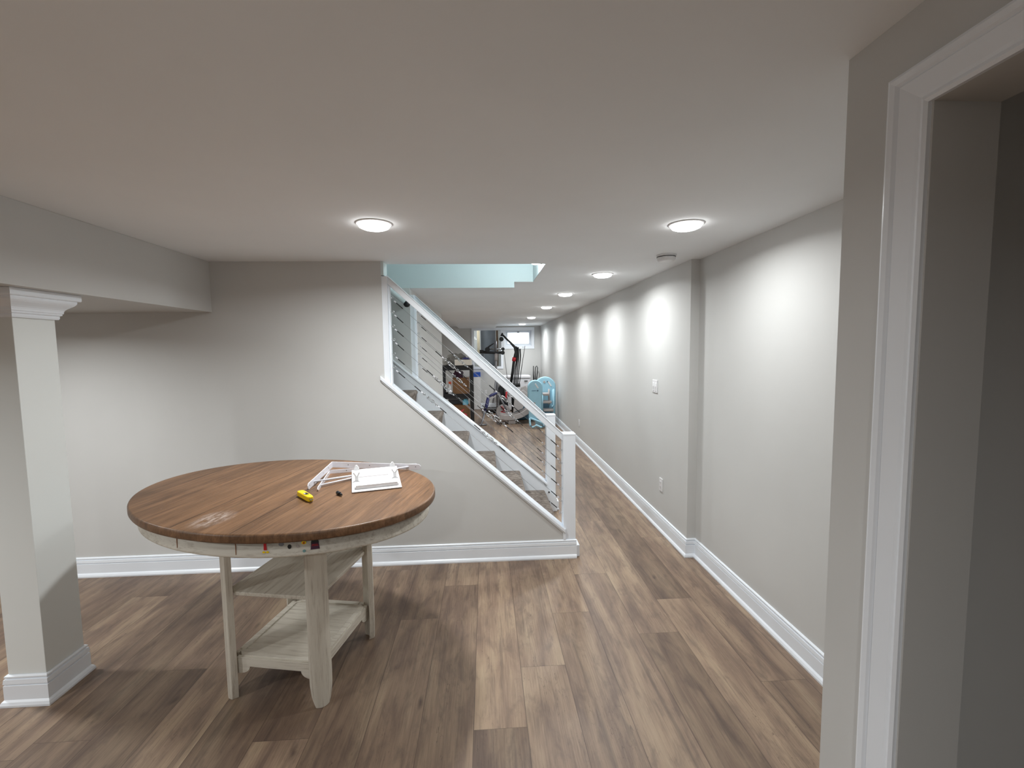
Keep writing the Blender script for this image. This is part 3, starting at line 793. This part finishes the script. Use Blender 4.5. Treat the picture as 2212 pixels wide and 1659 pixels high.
# ------------------------------------------------------------------ things on the table
ZT = .950
def shelf_bracket(label, K, A, B, w):
    """L shaped flat-bar bracket with a round brace, on its edge; K corner, A and B arm ends, each (x, y, base z)"""
    K, A, B = Vector(K), Vector(A), Vector(B)
    t = thing('shelf_bracket', label, 'shelf bracket', K, 0, 'pair of white shelf brackets')
    up = Vector((0, 0, 1))
    for v in (A-K, B-K):
        n = v.normalized(); s = Vector((-n.y, n.x, 0)).normalized()*.0022
        c = [Vector((0, 0, 0)), v-n*.010, v+up*.010, v+up*(w-.010), v-n*.010+up*w, up*w]
        bm = bmesh.new(); P = [bm.verts.new(p+s) for p in c]; Q = [bm.verts.new(p-s) for p in c]
        bm.faces.new(P); bm.faces.new(Q[::-1])
        for k in range(6): bm.faces.new((P[k], Q[k], Q[(k+1) % 6], P[(k+1) % 6]))
        arm = obj('arm', bm, M['whitemet'], t, .0008)
        for fr in (.18, .42, .94):
            bm = bmesh.new(); p = v*fr+up*w*.55; bm_tube(bm, [p+s*1.15, p-s*1.15], .0028, 12); obj('screw_hole', bm, M['greyp'], arm)
    p0 = (A-K)*.78+up*w*.5; p1 = (B-K)*.86+up*w*.5
    bm = bmesh.new(); bm_tube(bm, [p0, p1], .0052, 10); obj('brace', bm, M['whitemet'], t)
shelf_bracket('upper white steel bracket of the crossed pair, raised at its corner', (-.892, 2.598, ZT+.029), (-.902, 2.262, ZT+.0005), (-.386, 2.590, ZT+.001), .033)
shelf_bracket('lower white steel bracket of the pair, flat on the table under the other', (-.896, 2.568, ZT+.0005), (-.845, 2.238, ZT+.0005), (-.414, 2.668, ZT+.0005), .0205)

# white plate with two clips, leaning on the brackets
t = thing('mounting_plate', 'flat white rectangular plate with two clips and a raised ledge', 'mounting plate', (-.587, 2.355, ZT+.022), 0)
t.rotation_euler = (math.radians(8), 0, math.radians(16))
bm = bmesh.new(); bm_box(bm, -.120, .120, -.142, .142, 0, .006)
obj('plate', bm, M['whitepl'], t, .003)
bm = bmesh.new(); bm_box(bm, -.100, .100, -.118, -.112, .0055, .026); bm_box(bm, -.106, -.100, -.118, -.090, .0055, .018); bm_box(bm, .100, .106, -.118, -.090, .0055, .018); obj('ledge', bm, M['whitepl'], t, .002)
bm = bmesh.new(); bm_box(bm, -.085, .065, .028, .034, .0055, .0085); obj('rib', bm, M['greypl'], t, .001)
bm = bmesh.new(); bm_box(bm, -.080, .085, -.022, -.019, .0055, .0075); obj('rib', bm, M['greypl'], t, .001)
for cx in (-.095, .095):
    bm = bmesh.new(); bm_box(bm, cx-.016, cx+.016, -.03, -.006, .0055, .009); bm_box(bm, cx-.008, cx+.008, -.024, -.012, .008, .034)
    bm_prism(bm, [(cx-.006, .030), (cx+.006, .030), (cx+.018, .054), (cx+.013, .056), (cx, .037), (cx-.013, .056), (cx-.018, .054)], -.022, -.014, 'Y')
    obj('clip', bm, M['whitepl'], t, .001)
    bm = bmesh.new(); bm_prism(bm, [(cx-.016, .005), (cx+.016, .005), (cx+.012, .020), (cx+.004, .034), (cx-.004, .034), (cx-.012, .020)], .132, .139, 'Y'); obj('tab', bm, M['whitepl'], t, .002)

# utility knife
t = thing('utility_knife', 'yellow utility knife lying on the brown table top', 'utility knife', (-.862, 2.130, ZT+.0145), math.radians(-49))
prof = [(-.070, -.013), (-.060, -.0165), (-.02, -.015), (.03, -.014), (.062, -.012), (.070, -.005), (.066, .013), (.04, .0155), (-.02, .0165), (-.055, .0165), (-.069, .010)]
bm = bmesh.new(); bm_prism(bm, prof, -.013, .013, 'Z'); h = obj('handle', bm, M['yellow'], t, .006, seg=3)
bm = bmesh.new(); bm_box(bm, -.004, .026, -.008, .008, .0125, .0150); obj('slider', bm, M['black'], h, .003)
bm = bmesh.new(); bm_box(bm, .000, .020, -.0095, -.0045, .0145, .0158); obj('slider_label', bm, M['whitepl'], h, .001)
bm = bmesh.new(); bm_prism(bm, [(.062, -.008), (.088, -.007), (.076, .008), (.062, .009)], -.001, .001, 'Z'); obj('blade', bm, M['blade'], t)
# driver bit holder
t = thing('driver_bit', 'small black screwdriver bit on the table beside the yellow knife', 'screwdriver bit', (-.715, 2.165, ZT+.0095), math.radians(-50))
bm = bmesh.new(); bm_tube(bm, [(-.026, 0, 0), (-.024, 0, 0), (.000, 0, 0), (.002, 0, 0)], [.007, .009, .009, .007], 12); obj('collar', bm, M['black'], t)
bm = bmesh.new(); bm_tube(bm, [(.0, 0, 0), (.010, 0, 0), (.011, 0, 0), (.018, 0, 0), (.019, 0, 0), (.028, 0, 0)], [.0055, .0055, .0065, .0065, .0035, .0035], 6); obj('hex_shank', bm, M['blackm'], t)

# ------------------------------------------------------------------ back room: shelf unit
def shelving():
    t = thing('shelving_unit', 'black plastic shelving unit at the end of the corridor, left side', 'shelving unit', (-.62, 9.85, 0))
    x0, x1, y0, y1 = -.34, .34, -.22, .22
    for px in (x0+.03, x1-.03):
        for py in (y0+.03, y1-.03):
            bm = bmesh.new(); bm_box(bm, px-.036, px+.036, py-.030, py+.030, 0, 1.31); obj('post', bm, M['black'], t, .006)
    for z in (.06, .66, 1.27):
        bm = bmesh.new(); bm_box(bm, x0, x1, y0, y1, z, z+.02)
        for q in ((x0, x1, y0, y0+.02), (x0, x1, y1-.02, y1), (x0, x0+.02, y0, y1), (x1-.02, x1, y0, y1)): bm_box(bm, q[0], q[1], q[2], q[3], z-.055, z+.05)
        obj('shelf', bm, M['black'], t, .003)
shelving()
SXc, SYc = -.62, 9.85
def carton(name, label, x0, x1, y0, y1, z0, z1, mat, cat='box', tape=None):
    t = thing(name, label, cat, ((x0+x1)/2, (y0+y1)/2, z0)); w, d, h = (x1-x0)/2, (y1-y0)/2, z1-z0
    bm = bmesh.new(); bm_box(bm, -w, w, -d, d, 0, h-.004); obj('body', bm, mat, t, .004)
    for s in (-1, 1):
        bm = bmesh.new(); bm_box(bm, -w, w, min(s*.002, s*d), max(s*.002, s*d), h-.005, h); obj('flap', bm, mat, t)
    if tape:
        bm = bmesh.new(); bm_box(bm, -w-.001, w+.001, -d-.001, d+.001, *tape[1]); obj('band', bm, tape[0], t)
    return t
carton('cardboard_box', 'brown cardboard box on the middle shelf of the black unit', -.72, -.37, 9.70, 9.98, .681, 1.05, M['card'])
tb = carton('storage_tray', 'off-white shallow box on top of the black shelving unit', -.66, -.30, 9.63, 9.79, 1.321, 1.44, M['tray'])
cb = carton('cardboard_box', 'brown carton with pink print at the bottom of the black unit', -.78, -.36, 9.68, 9.94, .081, .46, M['card'])
for k, (u, z, sx, sz, ang) in enumerate([(.02, .24, .09, .022, 35), (.11, .16, .045, .045, 0), (-.06, .14, .05, .018, -30), (.04, .10, .03, .05, 20)]):
    bm = bmesh.new(); n = 16; ca, sa = math.cos(math.radians(ang)), math.sin(math.radians(ang))
    bm_prism(bm, [(u+sx*math.cos(2*math.pi*i/n)*ca-sz*math.sin(2*math.pi*i/n)*sa, z+sx*math.cos(2*math.pi*i/n)*sa+sz*math.sin(2*math.pi*i/n)*ca) for i in range(n)], -.152, -.1505, 'Y'); obj('printed_shape', bm, M['pink'], cb)
# folded grey blanket heap
def heap(name, label, cat, loc, dims, mat, seed, amp=.18, lobes=5, sub=1):
    rng = random.Random(seed); bm = bmesh.new(); bmesh.ops.create_icosphere(bm, subdivisions=4, radius=1)
    ph = [(rng.uniform(0, 6.3), rng.uniform(1.5, lobes), Vector((rng.uniform(-1, 1), rng.uniform(-1, 1), rng.uniform(-1, 1))).normalized()) for _ in range(7)]
    for v in bm.verts:
        n = v.co.normalized(); r = 1+amp*sum(math.sin(p[1]*2.2*n.dot(p[2])+p[0]) for p in ph)/2.4
        c = n*r; v.co = (c.x*dims[0], c.y*dims[1], max(c.z, -.35)*dims[2]+.35*dims[2])
    o = obj(name, bm, mat, smooth=True); o.location = loc; return tag(o, label, cat)
heap('folded_blanket', 'bunched grey blanket piled on top of the black shelving unit', 'blanket', (-.815, 9.73, 1.321), (.095, .085, .135), M['fabric'], 4)
heap('folded_blanket', 'grey blanket roll behind the off-white box on the black unit', 'blanket', (-.63, 9.96, 1.321), (.24, .10, .20), M['fabric'], 9, .14)
heap('cloth', 'small navy cloth on the off-white box on the shelving unit', 'cloth', (-.42, 9.71, 1.441), (.075, .05, .035), M['navy'], 2, .2)
heap('cloth', 'dark maroon cloth hanging over boxes inside the black shelving unit', 'cloth', (-.61, 9.78, 1.051), (.10, .07, .12), M['maroon'], 12, .22)
heap('bag', 'sky blue plastic bag on the lower shelf part of the black unit', 'bag', (-.46, 9.72, .461), (.06, .04, .10), M['skyblue'], 5, .25)
t = thing('spray_bottle', 'orange and white spray bottle on the black unit middle shelf', 'bottle', (-.79, 9.72, .681))
bm = bmesh.new(); bm_lathe(bm, [(.03, 0), (.032, .02), (.032, .17), (.012, .22), (.012, .24)], seg=16); obj('body', bm, M['whitepl'], t)
bm = bmesh.new(); bm_box(bm, -.015, .045, -.012, .012, .24, .29); bm_prism(bm, [(.03, .25), (.05, .21), (.042, .21), (.022, .25)], -.006, .006, 'Y'); obj('trigger_head', bm, M['orange'], t, .004)
# glass tank on the lower shelf
t = thing('storage_bin', 'dark tinted bin with white rim low in the black unit', 'bin', (-.62, 10.0, .083))
bm = bmesh.new(); bm_prism(bm, [(-.20, 0), (.20, 0), (.22, .48), (-.22, .48)], -.03, .03, 'Y'); obj('body', bm, M['greyp'], t, .01)
bm = bmesh.new(); bm_box(bm, -.23, .23, -.04, .04, .475, .49); obj('rim', bm, M['whitepl'], t, .003)

# tall white carton with blue band
t = thing('tall_carton', 'tall narrow white carton with a blue top against the end wall', 'box', (-.255, 12.50, 0))
bm = bmesh.new(); bm_box(bm, -.105, .105, -.09, .09, 0, .90); obj('body', bm, M['whitepl'], t, .004)
bm = bmesh.new(); bm_box(bm, -.106, .106, -.091, .091, .90, 1.03); obj('blue_top', bm, M['blue'], t, .004)

# chest freezer
t = thing('chest_freezer', 'white chest freezer against the end wall under the bright window', 'freezer', (.82, 12.20, 0))
bm = bmesh.new(); bm_box(bm, -.37, .37, -.30, .30, .03, .86); obj('body', bm, M['freezer'], t, .02, seg=3)
bm = bmesh.new(); bm_box(bm, -.378, .378, -.31, .31, .868, .945); obj('lid', bm, M['freezer'], t, .022, seg=3)
bm = bmesh.new(); bm_box(bm, .20, .29, -.312, -.300, .79, .815); obj('handle', bm, M['dark'], t, .004)
bm = bmesh.new(); bm_box(bm, -.35, .35, -.28, .28, 0, .031); obj('base', bm, M['dark'], t)

# folded black apparatus handles by the corner
t = thing('upright_vacuum', 'black upright vacuum handle standing in the corner beside the freezer', 'vacuum cleaner', (1.40, 12.42, 0))
bm = bmesh.new(); bm_box(bm, -.12, .10, -.12, .12, 0, .10); obj('head', bm, M['black'], t, .02)
bm = bmesh.new(); bm_tube(bm, [(-.01, 0, .08), (-.01, .02, .45), (.0, .04, .78)], [.06, .075, .04], 14); obj('canister', bm, M['black'], t)
bm = bmesh.new(); bm_tube(bm, [(-.01, .04, .76), (-.025, .04, 1.0), (-.01, .04, 1.15), (.02, .04, 1.18), (.045, .04, 1.13), (.03, .04, .95), (.01, .04, .76)], .011, 10); obj('loop_handle', bm, M['blackm'], t)
bm = bmesh.new(); bm_tube(bm, [(-.06, .02, .74), (-.075, .03, .95), (-.07, .03, 1.18)], [.022, .014, .012], 10); obj('hose_wand', bm, M['black'], t)

# ------------------------------------------------------------------ home gym
def home_gym():
    t = thing('home_gym', 'black and grey home gym with upright flexible rods near the window', 'exercise machine', (.45, 11.1, 0))
    def L(*p): return [(x-.45, y-11.1, z) for x, y, z in p]
    A = lambda name, pts, r, m, seg=12, par=t: (lambda bm: (bm_tube(bm, L(*pts), r, seg), obj(name, bm, m, par))[1])(bmesh.new())
    A('base_rail', [(.25, 11.0, .05), (1.0, 11.15, .05)], .035, M['greyst'])
    A('base_foot', [(.95, 10.85, .03), (.95, 11.45, .03)], .03, M['greyst'])
    A('base_foot', [(.26, 10.75, .03), (.26, 11.35, .03)], .03, M['greyst'])
    A('mast', [(.27, 11.0, .03), (.27, 11.0, .70), (.25, 11.0, 1.2), (.26, 11.0, 1.56)], .028, M['greyst'])
    A('mast_sleeve', [(.255, 10.98, 1.38), (.26, 10.98, 1.55)], .036, M['greypl'])
    b = A('rod_base', [(.57, 11.0, .765), (.84, 11.0, .765)], .045, M['black'])
    A('rod_post', [(.66, 11.0, .05), (.66, 11.0, .76)], .04, M['blackm'])
    A('curved_arm', [(.61, 11.0, .79), (.66, 11.0, 1.10), (.70, 11.0, 1.40), (.745, 11.0, 1.58), (.72, 11.0, 1.70), (.63, 11.0, 1.80), (.50, 11.0, 1.93), (.42, 11.0, 2.01)], [.034, .034, .034, .032, .032, .028, .026, .020], M['blackm'])
    A('arm_tip', [(.405, 11.0, 1.97), (.425, 11.0, 2.05)], [.035, .02], M['black'])
    A('arm_clamp', [(.69, 10.99, 1.36), (.705, 10.99, 1.45)], .046, M['red'])
    for k, (xb, xt, zt) in enumerate([(.68, .755, 1.72), (.71, .775, 1.70), (.745, .80, 1.70), (.78, .845, 1.66)]):
        A('power_rod', [(xb, 11.0, .78), (xb+.03, 11.0, 1.1), ((xb+xt)/2+.04, 11.0, 1.4), (xt+.01, 11.0, zt-.15), (xt, 11.0, zt)], [.012, .012, .014, .016, .020], M['black'], 8)
    A('thin_rod', [(.82, 11.0, .78), (.89, 11.0, 1.25), (.97, 11.0, 1.73)], [.009, .008, .006], M['black'], 8)
    A('hook_ring', [(.925+.02*math.cos(q), 11.0, 1.70+.01*math.sin(q)) for q in [k*.5 for k in range(13)]], .004, M['steel'], 6)
    # pulley and cross bar
    A('pulley', [(.395, 10.97, 1.90), (.395, 11.03, 1.90)], .055, M['black'], 20)
    A('pulley', [(.43, 10.97, 1.66), (.43, 11.03, 1.66)], .040, M['black'], 20)
    A('pulley', [(.42, 10.96, 1.57), (.42, 11.04, 1.57)], .050, M['black'], 20)
    A('cross_bar', [(-.13, 11.0, 1.60), (.0, 11.0, 1.585), (.20, 11.0, 1.57), (.42, 11.0, 1.57)], [.035, .035, .028, .030], M['black'])
    A('hand_grip', [(-.14, 11.0, 1.60), (-.05, 11.0, 1.60)], .045, M['black'])
    A('roller', [(.05, 10.93, 1.65), (.05, 11.07, 1.65)], .062, M['black'], 20)
    A('upper_lever', [(.03, 11.0, 1.66), (.10, 11.0, 1.73), (.21, 11.0, 1.80)], [.03, .02, .010], M['black'])
    A('rear_bracket', [(.25, 11.02, 1.60), (.25, 11.02, 1.86)], .030, M['greyst'])
    A('silver_bar', [(.06, 11.03, 1.665), (.42, 11.03, 1.66)], .016, M['steel'])
    for dx in (0, .025):
        A('cable_line', [(.385+dx, 11.0, 1.90), (.385+dx, 11.0, 1.66)], .006, M['whitemet'], 6)
    A('cable_line', [(.43, 11.0, 1.92), (.47, 11.0, 1.4), (.53, 11.0, .85), (.60, 11.0, .78)], .004, M['greyst'], 6)
    A('cable_line', [(.45, 11.0, 1.64), (.50, 11.0, 1.2), (.54, 11.0, .85)], .004, M['greyst'], 6)
    A('slack_cord', [(-.04, 11.0, 1.56), (-.02, 11.0, 1.3), (.06, 11.0, 1.18), (.16, 11.0, 1.17), (.24, 11.0, 1.25)], .004, M['greypl'], 6)
    A('lower_link', [(.25, 10.98, .95), (.20, 10.95, .60), (.16, 10.9, .35)], .022, M['greyst'])
    # black seat back and pads
    bm = bmesh.new(); bm_prism(bm, [(-.22, .60), (-.06, .82), (.12, .70), (.04, .44), (-.08, .44)], -.10, .10, 'Y'); obj('seat_back', bm, M['black'], t, .03, seg=3)
    bm = bmesh.new(); bm_tube(bm, L((.40, 10.9, .28), (.42, 10.9, .45)), [.095, .095], 18); obj('pad', bm, M['black'], t, .02)
    A('seat_frame', [(.44, 10.9, .68), (.50, 10.9, .45), (.52, 10.9, .12)], .022, M['black'])
    A('seat_frame', [(.48, 10.9, .64), (.56, 10.9, .50)], .02, M['greypl'])
    A('red_strap', [(.50, 10.88, .62), (.48, 10.88, .48), (.50, 10.88, .40)], .022, M['red'])
home_gym()

# folding frame of a rower: navy knees, grey legs
def rower():
    t = thing('folding_exerciser', 'folding exerciser with navy padded frame and grey legs', 'exercise machine', (.1, 10.1, 0))
    def L(*p): return [(x-.1, y-10.1, z) for x, y, z in p]
    def A(name, pts, r, m, seg=12):
        bm = bmesh.new(); bm_tube(bm, L(*pts), r, seg); return obj(name, bm, m, t)
    A('upper_frame', [(.04, 10.05, .58), (.14, 10.12, .63), (.26, 10.2, .67)], [.024, .032, .024], M['navy'])
    A('knee_frame', [(.045, 10.05, .58), (.01, 10.0, .42), (-.04, 9.95, .26)], [.032, .040, .028], M['navy'])
    A('front_leg', [(-.035, 9.95, .28), (-.08, 9.80, .12), (-.12, 9.65, .022)], .022, M['greyst'])
    A('rear_leg', [(.26, 10.2, .66), (.44, 10.3, .30), (.55, 10.4, .03)], .020, M['greyst'])
    A('link_bar', [(.05, 10.05, .50), (.22, 10.15, .60)], .012, M['greypl'])
    A('foot_bar', [(-.16, 9.65, .02), (.0, 9.70, .02)], .02, M['greyst'])
    A('joint_bolt', [(.045, 10.02, .585), (.045, 10.09, .585)], .022, M['whitepl'])
rower()
t = thing('treadmill_deck', 'low black deck on the floor behind the folding exerciser', 'treadmill', (.17, 11.80, 0))
bm = bmesh.new(); bm_box(bm, -.24, .24, -.30, .30, .02, .10); obj('deck', bm, M['black'], t, .012)
bm = bmesh.new(); bm_box(bm, -.20, .20, -.302, -.28, .105, .135); bm_box(bm, -.24, -.20, -.30, .30, .10, .13); bm_box(bm, .20, .24, -.30, .30, .10, .13); obj('side_rail', bm, M['greyst'], t, .008)
bm = bmesh.new(); bm_box(bm, -.22, .22, .10, .25, 0, .021); bm_box(bm, -.22, .22, -.25, -.10, 0, .021); obj('foot', bm, M['dark'], t)

# grey plastic slide and its blue drum
def slide():
    t = thing('toy_slide', 'grey curved plastic slide lying beside the exercise machines', 'toy slide', (.62, 9.95, 0))
    inner = []; outer = []
    cx, cz, R = .50-.62, .95, .74
    for k in range(15):
        a = math.radians(-108+k*5.5)
        inner.append((cx+(R-.11)*math.cos(a), cz+(R-.11)*math.sin(a))); outer.append((cx+R*math.cos(a), cz+R*math.sin(a)))
    for s in (-1, 1):
        bm = bmesh.new(); bm_prism(bm, [(a, b-.12) for a, b in outer+inner[::-1]], s*.16-.018, s*.16+.018, 'Y'); obj('side_wall', bm, M['greypl'], t, .008)
    bm = bmesh.new(); mid = [(a, b+.012) for a, b in outer]; bm_prism(bm, [(a, b-.12) for a, b in outer+mid[::-1]], -.15, .15, 'Y'); obj('chute', bm, M['greypl'], t)
    bm = bmesh.new(); bm_prism(bm, [(-.02, .22), (.20, .30), (.34, .62), (.22, .74), (.02, .62)], .10, .13, 'Y'); obj('back_panel', bm, M['greypl'], t, .02)
    bm = bmesh.new(); bm_box(bm, -.14, .02, -.14, .14, 0, .10); obj('foot', bm, M['greypl'], t, .01)
slide()
t = thing('ride_toy', 'slate blue rounded plastic toy behind the grey slide', 'toy', (.86, 10.45, 0))
bm = bmesh.new()
pts = [(-.24, 0), (.24, 0), (.26, .20), (.20, .42), (.04, .50), (-.12, .40), (-.22, .18)]
bm_prism(bm, pts, -.14, .14, 'Y'); obj('body', bm, M['dblue'], t, .05, seg=4)
bm = bmesh.new(); bm_prism(bm, [(-.10, .505), (.10, .505), (.12, .72), (.06, .80), (-.04, .76), (-.09, .62)], -.02, .02, 'Y'); obj('grey_back', bm, M['greypl'], t, .015)
t = thing('toy_disc', 'pale grey round disc with a red bow beside the slide', 'toy', (.40, 10.62, 0))
bm = bmesh.new(); bm_tube(bm, [(0, -.04, .17), (0, .04, .17)], .17, 24); obj('disc', bm, M['greypl'], t, .01)
bm = bmesh.new(); bm_tube(bm, [(-.05, -.05, .30), (.03, -.06, .22), (-.06, -.06, .17), (.05, -.06, .14)], .020, 8); obj('red_bow', bm, M['red'], t)

# light blue climbing toy: two arched panels joined by grey steps
def arch(w, h, n=18, notch=0.):
    pts = [(-w/2, 0), (w/2, 0)]
    for k in range(n+1):
        a = math.pi*k/n; pts.append((w/2*math.cos(a), h-w/2*.95+w/2*.95*math.sin(a)))
    return pts
def panel(t, name, x, y, w, h, z0, rz, slots, th=.05):
    bm = bmesh.new(); bm_prism(bm, arch(w, h), -th/2, th/2, 'Y'); 
    bmesh.ops.rotate(bm, verts=bm.verts, cent=(0, 0, 0), matrix=Matrix.Rotation(rz, 3, 'Z')); bmesh.ops.translate(bm, verts=bm.verts, vec=(x, y, z0))
    p = obj(name, bm, M['lblue'], t, .014, seg=3)
    bm = bmesh.new(); bm_tube(bm, [(a, 0, b) for a, b in [(-w/2, h*.42)]+arch(w, h)[2:][::-1]+[(w/2, h*.42)]], .026, 10)
    bmesh.ops.rotate(bm, verts=bm.verts, cent=(0, 0, 0), matrix=Matrix.Rotation(rz, 3, 'Z')); bmesh.ops.translate(bm, verts=bm.verts, vec=(x, y, z0))
    obj('rim', bm, M['lblue'], p)
    for kind, u, z, sw, sh, m in slots:
        bm = bmesh.new()
        if kind == 'o': bm_prism(bm, [(u+sw*math.cos(2*math.pi*i/16), z+sh*math.sin(2*math.pi*i/16)) for i in range(16)], -th/2-.006, -th/2+.004, 'Y')
        elif kind == 'l': bm_prism(bm, [(u-sw, z+sh), (u-sw*.4, z+sh*1.15), (u+sw, z-sh), (u+sw*.4, z-sh*1.15)], -th/2-.006, -th/2+.004, 'Y')
        else: bm_box(bm, u-sw, u+sw, -th/2-.006, -th/2+.004, z-sh, z+sh)
        bmesh.ops.rotate(bm, verts=bm.verts, cent=(0, 0, 0), matrix=Matrix.Rotation(rz, 3, 'Z')); bmesh.ops.translate(bm, verts=bm.verts, vec=(x, y, z0))
        obj('relief', bm, m, p, .003)
    return p
def climber():
    t = thing('climbing_toy', 'light blue arched plastic climbing toy with grey steps by the right wall', 'climbing toy', (1.2, 9.3, 0))
    front = panel(t, 'side_panel', -.185, -.05, .27, .80, .185, math.radians(8),
          [('l', .03, .70, .045, .045, M['whitepl']), ('r', -.03, .60, .045, .007, M['dblue']), ('o', .05, .60, .02, .018, M['dblue']), ('o', -.08, .34, .016, .022, M['tan']), ('o', -.02, .34, .022, .020, M['greypl']),
           ('o', -.08, .27, .014, .018, M['dblue']), ('o', -.02, .22, .010, .020, M['dblue']), ('r', .03, .26, .03, .01, M['dblue']), ('o', .04, .14, .024, .014, M['greypl'])])
    back = panel(t, 'side_panel', .065, .28, .42, 1.03, .0, 0,
          [('o', -.015, .94, .026, .026, M['greypl']), ('o', .055, .95, .020, .012, M['dblue']), ('l', .10, .90, .05, .05, M['whitepl']), ('r', -.10, .80, .04, .03, M['dblue']), ('r', .10, .62, .012, .13, M['dblue']), ('r', .02, .35, .07, .14, M['dblue'])])
    for z, dx in ((.70, 0), (.535, .05), (.365, .09)):
        bm = bmesh.new(); bm_prism(bm, [(-.09+dx, z-.025), (.12+dx, z-.03), (.12+dx, z+.022), (-.09+dx, z+.018)], -.02, .20, 'Y'); obj('step', bm, M['greypl'], t, .012, seg=3)
    for x0, z0, z1 in ((-.065, .38, .76), (-.03, .36, .70)):
        bm = bmesh.new(); bm_tube(bm, [(x0, -.04, z0), (x0, -.04, z1)], .014, 10); obj('rail', bm, M['lblue'], t)
    bm = bmesh.new(); bm_tube(bm, [(.225, .20, .12), (.245, .18, .5), (.235, .18, .78)], [.05, .035, .028], 12); obj('post', bm, M['lblue'], t)
    bm = bmesh.new(); bm_tube(bm, [(.14, .10, .46), (.19, .10, .42), (.23, .12, .46), (.23, .12, .80)], .014, 10); obj('hand_rail', bm, M['lblue'], t)
    bm = bmesh.new(); bm_tube(bm, [(.13, .12, .80), (.13, .12, .47)], .018, 10); obj('hand_rail', bm, M['greypl'], t)
    bm = bmesh.new(); bm_box(bm, -.01, .13, .02, .10, 0, .34); obj('base_block', bm, M['dblue'], t, .02)
    # curved foot piece, standing in front
    bm = bmesh.new(); bm_tube(bm, [(-.305, -.10, .22), (-.30, -.12, .07), (-.25, -.14, .03), (-.17, -.16, .075), (-.08, -.18, .035), (-.02, -.18, .06), (-.03, -.16, .12), (-.14, -.14, .16), (-.22, -.12, .19), (-.30, -.10, .22)], .022, 10); f = obj('foot_piece', bm, M['lblue'], t)
    bm = bmesh.new(); bm_tube(bm, [(-.285, -.142, .06), (-.285, -.155, .06)], .020, 14); bm_tube(bm, [(-.045, -.202, .06), (-.045, -.212, .06)], .022, 14); obj('foot_pad', bm, M['dblue'], f)
climber()
t = thing('play_hoop', 'thin pink-grey hoop standing between the freezer and the climbing toy', 'hoop', (.99, 10.75, 0))
bm = bmesh.new(); bm_tube(bm, [(.14*math.cos(q), 0, .572+.14*math.sin(q)) for q in [k*math.pi/16 for k in range(32)]], .008, 8, closed=True)
obj('ring', bm, M['greypl'], t)
bm = bmesh.new(); bm_tube(bm, [(0, 0, .44), (0, 0, .02)], .008, 8); bm_box(bm, -.06, .06, -.05, .05, 0, .02); obj('stand', bm, M['greypl'], t)
